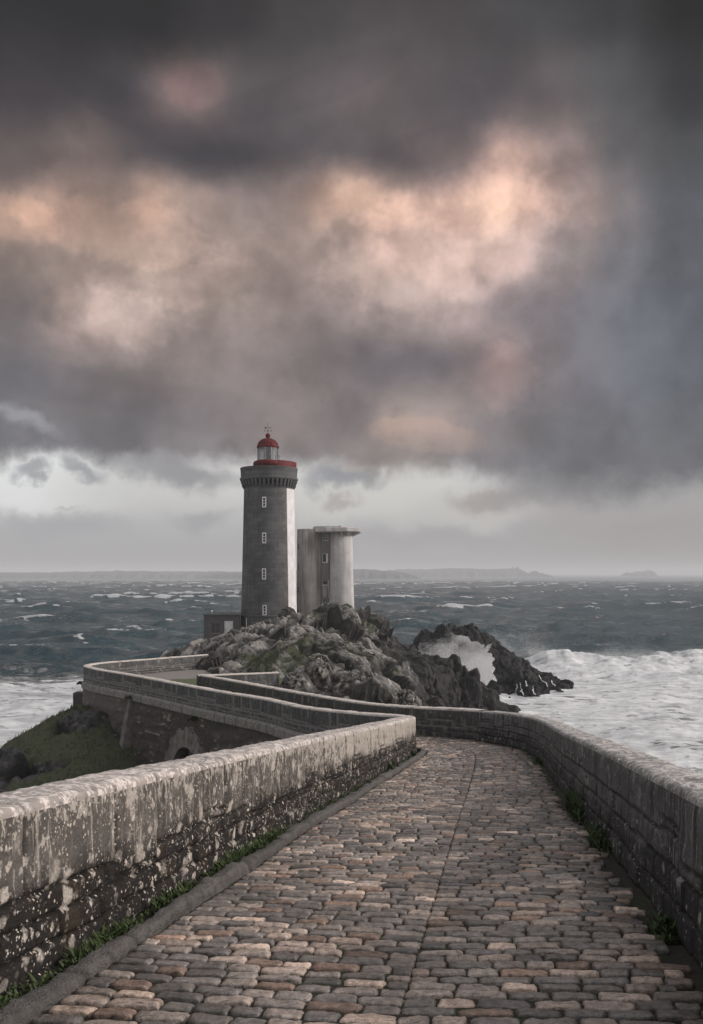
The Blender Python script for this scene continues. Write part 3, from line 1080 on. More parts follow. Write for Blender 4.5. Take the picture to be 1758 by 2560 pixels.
    F = np.concatenate(F4 + [fb])
    F = F[:, ::-1] if False else F
    mi = np.concatenate([np.zeros(nf_st), np.ones(len(fb))])
    # stone material
    m, k, bs, P = new_mat('cobble_stone')
    cv = k.attr('stone_colour', 'Vector')
    n1 = k.noise(P, 24.0, 5, 0.65)
    n2 = k.noise(P, 95.0, 4, 0.65)
    n3 = k.noise(P, 5.0, 4, 0.6)
    gr = k.noise(k.scaled(P, (14.0, 55.0, 30.0)), 1.0, 5, 0.7, dist=0.8)
    cv = k.mix(k.mr(gr, 0.55, 0.64, 0, 0.7), cv, (0.032, 0.027, 0.025))
    col = k.vmath('SCALE', cv, k.mr(n1, 0.3, 0.7, 0.62, 1.32))
    col = k.mix(k.mr(n2, 0.56, 0.68, 0, 0.65), col, (0.035, 0.031, 0.029))
    pit = k.voro(P, 60.0)
    col = k.mix(k.math('MULTIPLY', k.mr(pit, 0.26, 0.12), k.mr(n1, 0.45, 0.6)), col, (0.03, 0.027, 0.026))
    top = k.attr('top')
    col = k.mix(k.mr(k.math('ADD', top, k.math('MULTIPLY', k.math('SUBTRACT', n1, 0.5), 0.6)), 0.5, 0.12), col, (0.022, 0.023, 0.02))  # dark sides and edges: grime, with the shade between rows painted in
    patch = k.mr(k.noise(P, 1.1, 4, 0.6), 0.42, 0.62, 0.72, 1.12)
    col = k.vmath('SCALE', col, patch)
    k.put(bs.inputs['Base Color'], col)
    k.put(bs.inputs['Roughness'], k.mr(n3, 0.35, 0.65, 0.26, 0.55))
    bs.inputs['Specular IOR Level'].default_value = 0.5
    bump(k, bs, k.math('ADD', k.math('MULTIPLY', n1, 0.6), k.math('MULTIPLY', n2, 0.4)), 0.8, 0.012)
    m2, k, bs, P = new_mat('road_bed')
    n1 = k.noise(P, 18.0, 5, 0.6)
    g = k.mr(k.noise(P, 2.3, 5, 0.65), 0.5, 0.66)
    col = k.mix(n1, (0.016, 0.0145, 0.013), (0.042, 0.037, 0.032))
    col = k.mix(k.math('MULTIPLY', g, 0.8), col, (0.03, 0.042, 0.016))
    k.put(bs.inputs['Base Color'], col)
    bs.inputs['Roughness'].default_value = 0.75
    bs.inputs['Specular IOR Level'].default_value = 0.15
    bump(k, bs, n1, 0.8, 0.02)
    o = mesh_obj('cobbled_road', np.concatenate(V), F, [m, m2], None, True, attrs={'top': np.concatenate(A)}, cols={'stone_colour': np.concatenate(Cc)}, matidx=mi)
    struct(o)
    # kerb of rounded stones along the left wall
    lens = []
    rs = R(9)
    m, k, bs, P = new_mat('kerb_stone')
    n1 = k.noise(P, 9.0, 6, 0.65)
    n2 = k.noise(P, 60.0, 4, 0.6)
    col = k.mix(k.attr('stone'), (0.095, 0.088, 0.083), (0.135, 0.123, 0.114))
    col = k.mix(k.mr(n1, 0.4, 0.7), col, (0.06, 0.056, 0.052))
    col = k.mix(k.mr(n2, 0.55, 0.68, 0, 0.6), col, (0.2, 0.185, 0.172))
    col = k.mix(k.math('MULTIPLY', k.attr('joint'), 0.8), col, (0.02, 0.018, 0.016))
    k.put(bs.inputs['Base Color'], col)
    bs.inputs['Roughness'].default_value = 0.6
    bump(k, bs, k.math('ADD', n1, n2), 1.0, 0.04)
    su = np.arange(2.5, np.interp(26.5, C2[:, 1], sb_), 0.03)
    Cx, Tx = AXIS.at(su), AXIS.tan(su, 0.5)
    Nx = np.stack([Tx[:, 1], -Tx[:, 0]], 1)
    Lk = np.interp(su, sv, Ld)
    b = [0.0]
    while b[-1] < su[-1] + 2:
        b.append(b[-1] + rs.uniform(0.7, 1.5))
    b = np.array(b)
    j = np.searchsorted(b, su) - 1
    dj = np.minimum(su - b[j], b[j + 1] - su)
    sid = rs.rand(len(b))[j]
    off = (rs.rand(len(b))[j] - 0.5) * 0.03
    jn = 1 - sst(dj, 0.004, 0.03)
    w = np.linspace(0, pi, 13)
    px = -np.sign(np.cos(w)) * np.abs(np.cos(w)) ** 0.42 * 0.078
    pz = np.abs(np.sin(w)) ** 0.5 * 0.105 - 0.02
    wid = 0.95 + 0.12 * np.sin(su * 2.1)
    latk = -(Lk - 0.24)[:, None] + off[:, None] + px[None] * wid[:, None] * (1 - 0.12 * jn[:, None])
    xy = Cx[:, None] + Nx[:, None] * latk[..., None]
    zz = road_z(xy[..., 1]) + pz[None] * (1 - 0.25 * jn[:, None]) * (0.9 + 0.25 * sid[:, None]) - 0.006 * latk ** 2
    pk = np.dstack([xy, zz]).reshape(-1, 3)
    nrm = np.tile(np.stack([px, pz], 1), (len(su), 1))
    pk[:, 2] += fbm(pk * 5, 5, 4) * 0.034 + fbm(pk * 22, 6, 3) * 0.018
    pk[:, 0] += fbm(pk * 4 + 9, 8, 4) * 0.04
    o = mesh_obj('kerb', pk, grid_faces(len(su), 13), m, None, True, attrs={'stone': np.repeat(sid, 13), 'joint': np.repeat(jn, 13)})
    struct(o)
    return sv, Ld, Rd


SV, LD, RD = build_road()

# ------------------------------------------------------------------ plants


def tuft(rs, n, spread, height, leaf=0.02, droop=0.5):
    """n grass blades and small leaves standing in a patch; returns verts, tris-as-quads, tint"""
    V, F, Tn = [], [], []
    b = 0
    for _ in range(n):
        r = rs.rand() ** 0.5
        a = rs.uniform(0, 6.28)
        x, y = spread[0] * r * cos(a), spread[1] * r * sin(a)
        h = height * rs.uniform(0.45, 1.1) * (1.15 - 0.6 * r)
        d = rs.uniform(0, 6.28)
        ln = rs.uniform(0.2, 1.0) * droop * h
        w = leaf * rs.uniform(0.6, 1.4)
        px, py = -sin(d) * w / 2, cos(d) * w / 2
        t0 = rs.rand()
        p = []
        for q, wd in ((0, 0.9), (0.45, 1.0), (0.8, 0.7), (1.0, 0.08)):
            cx, cy, cz = x + cos(d) * ln * q * q, y + sin(d) * ln * q * q, h * (q - 0.25 * q * q * droop)
            p += [(cx - px * wd, cy - py * wd, cz), (cx + px * wd, cy + py * wd, cz)]
        V += p
        for i in range(3):
            F.append((b + 2 * i, b + 2 * i + 1, b + 2 * i + 3, b + 2 * i + 2))
        Tn += [t0] * 8
        b += 8
    return np.array(V), np.array(F), np.array(Tn)


M_GRASS = leaf_mat('verge_grass', (0.020, 0.032, 0.010), (0.062, 0.088, 0.028))
M_WEED = leaf_mat('dark_weed', (0.020, 0.032, 0.012), (0.062, 0.088, 0.030))


def along(path_axis_s, lat):
    c, t = AXIS.at(np.array(path_axis_s)), AXIS.tan(np.array(path_axis_s), 0.5)
    n = np.array([t[1], -t[0]])
    p = c + n * lat
    return p


def s_of_y(y):
    return float(np.interp(y, AXIS.p[:, 1][:400], AXIS.s[:400]))


rs = R(77)
V, F, Tn, b = [], [], [], 0
for y0, y1, dens, hh in ((3.6, 4.6, 24, 0.085), (4.75, 5.75, 44, 0.125), (6.0, 7.0, 44, 0.12), (7.3, 9.7, 42, 0.135), (9.7, 13.0, 10, 0.06), (13.0, 22.0, 6, 0.05)):
    y = y0
    while y < y1:
        s_ = s_of_y(y)
        ld = float(np.interp(s_, SV, LD))
        env = sst(min(y - y0, y1 - y), 0, 0.25) * 0.5 + 0.5
        v, f, t = tuft(rs, int(dens * env), (0.07, 0.07), hh * rs.uniform(0.6, 1.25) * env, 0.013, 1.1)
        p = along(s_, -(ld - rs.uniform(0.06, 0.17)))
        v[:, :2] += p
        v[:, 2] += road_z(p[1]) + 0.01
        V.append(v)
        F.append(f + b)
        Tn.append(t)
        b += len(v)
        y += 0.055
o = mesh_obj('verge_grass', np.concatenate(V), np.concatenate(F), M_GRASS, None, False, attrs={'tint': np.concatenate(Tn)})
struct(o, 'stuff', 'green grass and small weeds between the left wall and the kerb')


def weed(y, side, size, label, n, mat=M_WEED, inset=0.06, leaf=0.016):
    s_ = s_of_y(y)
    lim = float(np.interp(s_, SV, LD if side < 0 else RD))
    p = along(s_, side * (lim - inset))
    v, f, t = tuft(R(int(y * 100)), n, (size[0], size[1]), size[2], leaf, 0.9)
    o = mesh_obj('weed_clump', v, f, mat, None, False, attrs={'tint': t})
    o.location = (p[0], p[1], float(road_z(p[1])) + 0.005)
    o.rotation_euler = (0, 0, -0.17)
    return tag(o, label, 'weed', 'weeds at the foot of the walls')


weed(11.9, 1, (0.13, 0.95, 0.36), 'largest dark green weed clump growing along the foot of the right wall', 420)
weed(9.5, 1, (0.13, 0.5, 0.28), 'round green weed clump at the right wall, nearer than the largest one', 320)
weed(6.05, 1, (0.12, 0.22, 0.16), 'dark low weed clump at the right wall, nearest to the viewer', 220)
weed(20.5, 1, (0.16, 0.5, 0.18), 'low green weed where the right wall starts to curve', 260, leaf=0.035)
weed(22.6, -1, (0.2, 0.3, 0.22), 'small green weed on the cobbles at the far end of the kerb', 110, inset=0.06, leaf=0.03)
weed(18.6, -1, (0.14, 0.3, 0.24), 'small green weed growing out of the kerb below the pale lichen wall', 90, inset=0.1, leaf=0.03)
weed(28.6, -1, (0.2, 0.2, 0.16), 'dark weed by the wall foot just beyond the bend', 120, inset=0.2, leaf=0.045)
# ------------------------------------------------------------------ causeway bridge below the parapet


def bridge():
    root = thing('causeway_bridge', 'dark brick causeway wall with a pale string course and stone arch', 'bridge', (0, 0, 0))
    th = 0.42
    s0, s1 = sb + 0.3, LEFT.L - 0.2
    arch_c = LEFT.s[int(np.argmin(np.hypot(LEFT.p[:, 0] + 7.6, LEFT.p[:, 1] - 43.1)))]
    zc, ri, ro = 6.5, 1.55, 2.35
    s = np.concatenate([np.arange(s0, s1, 0.11), arch_c + np.linspace(-ro, ro, 61), arch_c + np.linspace(-ri, ri, 41)])
    s = np.unique(np.round(s, 4))
    base, t = LEFT.at(s), LEFT.tan(s, 0.4)
    n = np.stack([-t[:, 1], t[:, 0]], 1)
    zt = road_z(base[:, 1]) - 0.42
    ds = s - arch_c
    zb = np.where(np.abs(ds) < ro, zc + np.sqrt(np.maximum(0, ro ** 2 - ds ** 2)), 1.0)
    nr = 80
    w = np.linspace(0, 1, nr)
    Z = zt[:, None] * (1 - w) + zb[:, None] * w
    uf = np.repeat(s, nr)
    vf = Z.ravel()
    dj, st, _, _ = blocks(uf, vf, 41, vtop=99, course=0.13, bl=(0.25, 0.6))
    joint = 1 - sst(dj, 0.005, 0.03)
    out = th + 0.0 + (np.repeat(zt, nr) - vf) * 0.07
    push = (st - 0.5) * 0.05 - joint * 0.02
    B, N = np.repeat(base, nr, 0), np.repeat(n, nr, 0)
    v = np.column_stack([B + N * (out + push)[:, None], vf])
    m, k, bs, P = new_mat('dark_brick')
    stn = k.attr('stone')
    n1, n2 = k.noise(P, 0.8, 5), k.noise(P, 5.0, 5, 0.65)
    col = k.ramp(stn, [(0.0, (0.04, 0.034, 0.031)), (0.5, (0.075, 0.06, 0.054)), (0.80, (0.105, 0.08, 0.07)), (0.88, (0.30, 0.27, 0.25)), (1.0, (0.36, 0.33, 0.31))])
    col = k.mix(k.mr(n1, 0.42, 0.62), k.mix(0.82, col, (0.065, 0.054, 0.05)), col)
    col = k.mix(k.mr(n2, 0.45, 0.7, 0, 0.6), col, (0.035, 0.03, 0.028))
    col = k.mix(k.math('MULTIPLY', k.attr('joint'), 0.7), col, (0.03, 0.027, 0.026))
    far = k.mr(k.sep(P)[1], 47.5, 50.5)
    col = k.mix(k.math('MULTIPLY', far, 0.6), col, (0.12, 0.11, 0.10))
    k.put(bs.inputs['Base Color'], col)
    bs.inputs['Roughness'].default_value = 0.8
    bump(k, bs, n2, 0.5, 0.03)
    mesh_obj('retaining_wall', v, grid_faces(len(s), nr), m, root, True, attrs={'joint': joint, 'stone': st})
    # string course: sloping top, square nose
    prof = [(th - 0.01, 0.03), (th + 0.10, -0.04), (th + 0.12, -0.07), (th + 0.12, -0.36), (th + 0.10, -0.39), (th - 0.01, -0.41)]
    prof = [(a, b) for a, b in prof]
    sc = np.arange(s0, s1, 0.1)
    bs_, ts_ = LEFT.at(sc), LEFT.tan(sc, 0.4)
    ns_ = np.stack([-ts_[:, 1], ts_[:, 0]], 1)
    zr = road_z(bs_[:, 1])
    V = np.stack([np.column_stack([bs_ + ns_ * a, zr + b]) for a, b in prof], 1).reshape(-1, 3)
    V += (fbm(V * 3, 3, 3) * 0.015)[:, None]
    _, st, _, du = blocks(np.repeat(sc, len(prof)), np.full(len(V), 9.0), 43, slab=(0.8, 1.5))
    m2 = cap_mat('string_course_stone', (0.17, 0.16, 0.152), (0.06, 0.056, 0.054), (0.30, 0.28, 0.265), 0.45)
    mesh_obj('string_course', V, grid_faces(len(sc), len(prof)), m2, root, False, attrs={'stone': st, 'joint': 1 - sst(du, 0.01, 0.06)})
    # arch ring of voussoirs with a stepped back, and the barrel behind it
    m3 = plain('arch_stone', (0.165, 0.152, 0.142), 0.85, var=0.35, scale=2.0, bmp=0.4)
    nv = 15
    ring = MB()

    def wp(sx, z, outw):
        q = LEFT.at(np.array(sx))
        tt = LEFT.tan(np.array(sx), 0.4)
        nn = np.array([-tt[1], tt[0]])
        q = q + nn * outw
        return (q[0], q[1], z)
    for i in range(nv):
        a0, a1 = pi * i / nv + 0.008, pi * (i + 1) / nv - 0.008
        r1 = ro + (0.14 if i % 2 else 0.0) + 0.02
        face = []
        for a, r in ((a0, ri), (a0, r1), (a1, r1), (a1, ri)):
            z = zc + r * sin(a)
            zz_ = road_z(43.0) - 0.42
            face.append((arch_c + r * cos(a), z, th + (zz_ - z) * 0.07))
        v8 = [wp(sx, z, o_ + 0.06) for sx, z, o_ in face] + [wp(sx, z, o_ - 0.5) for sx, z, o_ in face]
        ring.add(v8, [(0, 1, 2, 3), (7, 6, 5, 4), (0, 4, 5, 1), (1, 5, 6, 2), (2, 6, 7, 3), (3, 7, 4, 0)])
    ring.build('arch_ring', m3, root)
    bar = MB()
    pts = []
    for dpt in (0.25, -4.2):
        for i in range(25):
            a = pi * i / 24
            pts.append(wp(arch_c + ri * cos(a), zc + ri * sin(a), dpt))
        pts.append(wp(arch_c - ri, 1.0, dpt))
        pts.append(wp(arch_c + ri, 1.0, dpt))
    q = 27
    bar.add(pts, [(i, (i + 1) % q, q + (i + 1) % q, q + i) for i in range(q)] + [tuple(range(q, 2 * q))])
    bar.build('arch_vault', m, root)
    # pilaster buttress
    bt = MB()
    sB = LEFT.s[int(np.argmin(np.hypot(LEFT.p[:, 0] + 11.9, LEFT.p[:, 1] - 49.1)))]
    zt_ = float(road_z(49.1)) - 0.36
    v8 = []
    for z, hw, o_ in ((zt_, 0.13, 0.16), (zt_ - 1.1, 0.24, 0.34), (3.0, 0.5, 0.9)):
        for sx, oo in ((sB - hw, 0), (sB + hw, 0), (sB + hw * 0.85, o_), (sB - hw * 0.85, o_)):
            v8.append(wp(sx, z, th - 0.05 + (zt_ - z) * 0.07 + oo * 1.0))
    fb = [(0, 1, 2, 3)]
    for r in range(2):
        for i in range(4):
            fb.append((r * 4 + i, r * 4 + 4 + i, r * 4 + 4 + (i + 1) % 4, r * 4 + (i + 1) % 4))
    bt.add(v8, fb)
    bt.build('buttress', m3, root)
    return arch_c


ARCH_S = bridge()

# seaward face of the causeway on the right, and the fill under the paving
pier = MB().box(-17.55, -16.9, 55.4, 56.2, 5.0, 9.0, 0.04).build('stone_pier', plain('pier_stone', (0.07, 0.066, 0.063), 0.85, var=0.3, scale=3, bmp=0.4))
tag(pier, 'small square stone pier below the outer corner of the causeway', 'pier')

# ground of the turning place beyond the walls
pl = [tuple(p) for p in LEFT.p[(LEFT.p[:, 1] > 30)][::6]]
pr = [tuple(p) for p in RIGHT.p[(RIGHT.p[:, 1] > 31)][::6]][::-1]
poly = pl + [(-6.0, 63.5), (-3.5, 56), (-4.0, 51.0), (-8.2, 49.2)] + pr


def inside(poly, x, y):
    r = np.zeros(len(x), bool)
    j = len(poly) - 1
    for i in range(len(poly)):
        xi, yi = poly[i]
        xj, yj = poly[j]
        c = ((yi > y) != (yj > y)) & (x < (xj - xi) * (y - yi) / (yj - yi + 1e-12) + xi)
        r ^= c
        j = i
    return r


def ground():
    m, k, bs, P = new_mat('gravel_and_turf')
    n1, n2 = k.noise(P, 0.6, 5, 0.6), k.noise(P, 9.0, 5, 0.6)
    x, y, z = k.sep(P)
    col = k.mix(n2, (0.13, 0.115, 0.105), (0.20, 0.178, 0.165))
    g = k.math('ADD', k.math('MULTIPLY', k.mr(x, -13.5, -9.5), k.mr(y, 58.5, 54.5)), k.math('MULTIPLY', k.math('SUBTRACT', n1, 0.5), 0.9))
    col = k.mix(k.mr(g, 0.42, 0.6), col, k.mix(n2, (0.04, 0.05, 0.022), (0.075, 0.085, 0.038)))
    k.put(bs.inputs['Base Color'], col)
    bs.inputs['Roughness'].default_value = 0.8
    bump(k, bs, n2, 0.6, 0.03)
    xs, ys = np.arange(-18, 3, 0.25), np.arange(30, 66, 0.25)
    X, Y = np.meshgrid(xs, ys, indexing='ij')
    ins = inside(poly, X.ravel(), Y.ravel())
    z = road_z(Y.ravel()) + 0.02 + 0.03 * perlin(np.column_stack([X.ravel() * 0.8, Y.ravel() * 0.8, 0 * X.ravel()]), 2)
    v = np.column_stack([X.ravel(), Y.ravel(), z])
    f = grid_faces(len(xs), len(ys))
    f = f[ins[f].any(1)]
    used = np.unique(f)
    remap = np.full(len(v), -1)
    remap[used] = np.arange(len(used))
    o = mesh_obj('ground', v[used], remap[f], m, None, True)
    struct(o)


ground()

# ------------------------------------------------------------------ terrain


def rbf(pts):
    p = np.array(pts, dtype=float)
    A = np.linalg.norm(p[:, None, :2] - p[None, :, :2], axis=-1)
    n = len(p)
    M = np.zeros((n + 1, n + 1))
    M[:n, :n] = A - np.eye(n) * 0.05
    M[:n, n] = M[n, :n] = 1
    w = np.linalg.solve(M, np.append(p[:, 2], 0))

    def f(x, y):
        d = np.sqrt((x[:, None] - p[None, :, 0]) ** 2 + (y[:, None] - p[None, :, 1]) ** 2)
        return d @ w[:n] + w[n]
    return f


def facet(p, s, tilt=1.0, crack=0.25, cw=0.15):
    """broken rock: every cell a tilted facet, with clefts between"""
    f1, f2, off, rid = worley(p, s)
    a = ((rid - 0.5) * off).sum(1) * 2.4 * tilt + (rid[:, 0] - 0.5) * 0.7
    e = 1 - sst(f2 - f1, 0.0, cw)
    return a - crack * e, e


def normals_of(P):
    du = np.gradient(P, axis=0)
    dv = np.gradient(P, axis=1)
    n = np.cross(du, dv)
    return n / (np.linalg.norm(n, axis=-1, keepdims=True) + 1e-9)


ROT = np.array([[0.86, -0.42, 0.28], [0.5, 0.76, -0.4], [-0.05, 0.48, 0.87]])


def rockify(P, seed, amps, boost=None):
    """P (nx,ny,3): pushes a smooth sheet into faceted, cleft rock"""
    n = normals_of(P)
    sh = P.shape
    q = P.reshape(-1, 3)
    nn = n.reshape(-1, 3)
    wq = q + 0.5 * np.stack([fbm(q * 0.5 + 7 * j, seed + j, 3) for j in range(3)], 1)
    wq = (wq @ ROT.T) * (1.0, 1.0, 0.5)
    h = np.zeros(len(q))
    cr = np.zeros(len(q))
    for sc, a, c in amps:
        f, e = facet(wq / sc, seed + int(sc * 10), 1.0, c)
        h += f * a
        cr = np.maximum(cr, e * min(1.0, a * 1.6))
    # bedding: ledges stepping along one dip, each layer standing out by its own amount
    dip = np.array([0.78, -0.22, 0.58])
    for sp_, am_ in ((3.3, 0.62), (1.15, 0.15)):
        sl = (q @ dip) / sp_ + 0.55 * fbm(q * 0.22, seed + 80, 3) / sp_ * 1.9 + 0.12 * perlin(q * 1.3, seed + 81)
        ly = np.floor(sl)
        fr = sl - ly
        rr_ = h01(ly, np.floor(fbm(q * 0.18, seed + 83, 2) * 4), 0 * ly, seed)
        prof = np.where(fr < 0.82, fr / 0.82, (1 - fr) / 0.18)
        h += am_ * (prof - 0.5) * (0.5 + rr_)
        cr = np.maximum(cr, sst(prof, 0.22, 0.0) * (0.9 if sp_ > 2 else 0.5))
    if boost is not None:
        h = h * boost
    h += fbm(q * 1.1, seed + 70, 4, 0.5) * 0.09 + fbm(q * 4.0, seed + 71, 3) * 0.05
    d = nn * 0.8 + np.array([0, 0, 0.25])
    return (q + d * h[:, None]).reshape(sh), h.reshape(sh[:2]), cr.reshape(sh[:2])


def pw(dx, dy, d):
    return tuple(pp(dx, dy, d))


def islet():
    ctl = [pw(945, 1600, 46.5), pw(620, 1532, 51), pw(700, 1548, 50), pw(800, 1572, 49), pw(890, 1588, 48),
           pw(650, 1472, 64), pw(750, 1470, 66), pw(840, 1500, 64), pw(890, 1545, 57), pw(720, 1510, 57), pw(800, 1530, 56),
           pw(560, 1468, 70), pw(500, 1482, 71), pw(478, 1500, 67), pw(560, 1500, 63), pw(620, 1440, 80), pw(700, 1430, 82), pw(780, 1440, 80),
           pw(540, 1452, 96), pw(600, 1430, 98), pw(690, 1402, 100), pw(770, 1392, 100), pw(850, 1410, 97), pw(885, 1435, 92), pw(870, 1470, 80),
           pw(920, 1530, 72), pw(820, 1400, 99),
           (-18, 99, 9.2), (-20.3, 99, 8.3), (-22, 99, 6.6), (-24.5, 100, 1), (-27, 98, -3), (-24, 85, -2.5), (-20, 75, 2), (-22, 70, -2.5), (-17, 80, 7), (-15, 85, 8.6),
           (-11, 112, 9.4), (-16, 112, 7.7), (-20, 113, 6), (-11, 118, 10.3), (-4, 117, 10.4), (-4, 125, 9.8), (-12, 126, 9.4), (-21, 122, 4), (-8, 137, 1), (-22, 132, -2),
           (0, 130, 4), (3, 121, 5), (-8, 146, -4), (6, 133, -3), (9, 118, -1), (-25, 112, -2),
           (-16.5, 60, 5.5), (-14, 66, 6.8), (-18, 68, 1.5), (-18.5, 56, 4), (-13, 52, 6.5), (-11, 55, 8.7), (-9, 52, 9.2), (-6, 52.5, 9.75), (-12.4, 59.2, 9.4), (-11.6, 60.6, 10.25),
           (-9.2, 58.2, 9.7), (-9, 60, 10.3), (-7.3, 56, 9.9), (-10.3, 64, 11.0), (-12, 66, 9.0), (-5.5, 49, 9.0), (-2.4, 42, 8), (0.5, 36.5, 7), (3, 40, 7.5), (4.5, 44.5, 7.5),
           (6.2, 48, 6), (7.5, 50, 2), (9.5, 52, -2), (6.5, 58, 6), (8.3, 60, 2), (10.5, 64, -2), (5.6, 72, 8), (7.5, 77, 4.5), (9.5, 80, 1), (12, 82, -2), (8, 36, -2), (4, 36, 3),
           pw(940, 1470, 101), pw(1000, 1500, 101), pw(1080, 1527, 101), pw(1120, 1560, 102), pw(1155, 1607, 104), pw(1180, 1660, 106), pw(1000, 1600, 95), pw(1080, 1600, 99), pw(930, 1590, 92), pw(1040, 1560, 98),
           (9, 92, 1.0), (12.5, 92, -1), (16, 96, -2), (9.5, 112, 2), (13, 109, 0.5), (17, 109, -2), (22, 106, -3), (11, 118, -3)]
    f = rbf(ctl)
    xs = np.arange(-27, 24, 0.18)
    ys = np.concatenate([np.arange(36, 75, 0.17), np.arange(75, 112, 0.21), np.arange(112, 146, 0.35)])
    X, Y = np.meshgrid(xs, ys, indexing='ij')
    Z = np.concatenate([f(X[i], Y[i]) for i in range(len(xs))]).reshape(X.shape)
    P = np.dstack([X, Y, Z])
    P2, h, cr = rockify(P, 100, ((6.0, 0.75, 0.35), (3.2, 0.55, 0.4), (1.3, 0.10, 0.4), (0.6, 0.05, 0.3)), 1 + 0.75 * sst(Y.ravel(), 72, 92) * sst(X.ravel(), -8, -2))
    x, y, z = [P2[..., i].ravel() for i in range(3)]
    # the paved parts stay clear of rock; a level shelf under the tower and its annex
    ins = inside(poly, X.ravel(), Y.ravel())
    rocky = (x > -13 + 0 * x) & (y > 56.5 - (x + 12.5) * -0.0) & ((y - 59.8) > -(x + 12.4) * 0.62)
    cap = road_z(y) - 0.25
    z = np.where(ins & ~rocky, np.minimum(z, cap), z)
    near_return = (y < 50.9) & (x < -3.8) & (y > 40)
    z = np.where(near_return, np.minimum(z, 9.6), z)
    # keep the rock outside the road walls
    dR = np.min(np.hypot(x[:, None] - RIGHT.p[None, 300::12, 0], y[:, None] - RIGHT.p[None, 300::12, 1]), 1)
    z = np.where(dR < 1.6, np.minimum(z, road_z(y) - 0.6 + 0.6 * (dR - 0.6)), z)
    lf_ = [tuple(q) for q in LEFT.p[(LEFT.p[:, 1] > 15) & (LEFT.p[:, 1] < 57)][::6]]
    outl = inside(lf_ + [(-60, 57), (-60, 15)], x, y)
    z = np.where(outl, np.minimum(z, 1.0), z)
    tw = sst(np.hypot(x + 8.0, (y - 118) * 0.9), 9.5, 6.0) * (y > 111)
    z = z * (1 - tw) + np.minimum(z, 10.35) * tw
    P2 = np.dstack([x.reshape(X.shape), y.reshape(X.shape), z.reshape(X.shape)])
    n = normals_of(P2)
    up = n[..., 2].ravel()
    nz = fbm(np.column_stack([x, y, z]) * 0.22, 44, 3)
    lich = sst(z, 6.0, 8.6) * (1 - 0.9 * sst(x + 0.05 * (y - 60), 4.0, 7.5)) * (1 - 0.65 * sst(y, 84, 104) * sst(x, -7, -1))
    lich = lich * np.clip(0.75 + 0.5 * nz, 0.2, 1)
    dry = np.clip(1 - 0.95 * sst(x + 0.05 * (y - 60) + 1.2 * nz, 3.6, 6.2), 0, 1) * sst(z, 2, 5) * (1 - 0.5 * sst(y, 86, 100) * sst(x, -9, -3))
    lich = np.where((x < -9) & (y < 90) & (y > 56), lich * 0.55, lich)
    gr = sst(up, 0.55, 0.85) * 0.22 + 0.2 * sst(fbm(np.column_stack([x, y, z]) * 0.35, 45, 3), 0.02, 0.35)
    for dx, dy, d, rx, ry, a in ((630, 1508, 60, 2.6, 4.0, 0.55), (650, 1490, 64, 2.0, 3, 0.45), (720, 1418, 92, 3.0, 6, 0.5), (820, 1425, 92, 2.0, 5, 0.45), (815, 1500, 62, 2.0, 3, 0.35), (880, 1515, 66, 1.6, 4, 0.4),
                               (760, 1450, 76, 2.0, 4, 0.25), (600, 1530, 52.5, 2.0, 1.6, 0.6), (840, 1545, 54, 1.5, 2, 0.3)):
        c = pp(dx, dy, d)
        gr = gr + a * np.exp(-((x - c[0]) / rx) ** 2 - ((y - c[1]) / ry) ** 2)
    gr = gr * sst(z, 6, 8.5) * (1 - sst(x, 5, 7)) * sst(up, 0.3, 0.6)
    M = rock_mat('islet_rock', (0.23, 0.22, 0.21), (0.055, 0.053, 0.052), (0.44, 0.415, 0.385), (0.045, 0.051, 0.030))
    o = mesh_obj('rocky_terrain', P2.reshape(-1, 3), grid_faces(len(xs), len(ys)), M, None, False, attrs={'lichen': lich, 'grass': gr, 'crack': cr.ravel(), 'dry': dry})
    struct(o)
    return M


M_ROCK = islet()


def sea_rock():
    ctl = [pw(935, 1466, 134), pw(960, 1444, 136), pw(1000, 1424, 139), pw(1060, 1421, 139), pw(1105, 1432, 138), pw(1138, 1468, 136), pw(1178, 1488, 134),
           pw(1200, 1510, 131), pw(1250, 1538, 128), pw(1285, 1552, 126.5), (34, 127, -1.5), (37, 130, -3), (32, 134, -2.5), (25, 145, -3), (15, 152, -3), (5, 148, -2.5), (4, 138, 0), (5, 128, -2),
           (9, 127, 0), (14, 126.5, 0.5), (18, 126, 1), (20, 124, 1.0), (22, 120, -0.5), (26, 119.5, -0.8), (29.5, 121, -0.8), (32, 123, -1.2), (20, 117, -3), (30, 116, -3), (10, 120, -3),
           (21.5, 131, 4.5), (24, 128, 3.4), (26.5, 125, 2.0), (12, 145, 2), (20, 146, 1.5), (23.5, 124, 2.6)]
    f = rbf(ctl)
    xs, ys = np.arange(1, 40, 0.22), np.arange(114, 154, 0.22)
    X, Y = np.meshgrid(xs, ys, indexing='ij')
    Z = np.concatenate([f(X[i], Y[i]) for i in range(len(xs))]).reshape(X.shape)
    P = np.dstack([X, Y, Z])
    P2, h, cr = rockify(P, 300, ((5.0, 0.8, 0.3), (2.2, 0.62, 0.4), (1.0, 0.26, 0.4)))
    x, y, z = [P2[..., i].ravel() for i in range(3)]
    m = rock_mat('wet_black_rock', (0.075, 0.072, 0.072), (0.026, 0.0255, 0.026), (0.2, 0.19, 0.18), (0.03, 0.03, 0.02))
    f4 = grid_faces(len(xs), len(ys))
    f4 = f4[(z[f4] > -1.8).any(1)]
    used = np.unique(f4)
    remap = np.full(len(x), -1)
    remap[used] = np.arange(len(used))
    o = mesh_obj('sea_rock', np.column_stack([x, y, z])[used], remap[f4], m, None, False,
                 attrs={'lichen': 0.12 * np.ones(len(used)), 'grass': np.zeros(len(used)), 'crack': cr.ravel()[used], 'dry': np.zeros(len(used))})
    tag(o, 'black wet rock standing in the surf with a wave bursting against it', 'rock')
    # water running off the rock
    return P2


SR = sea_rock()


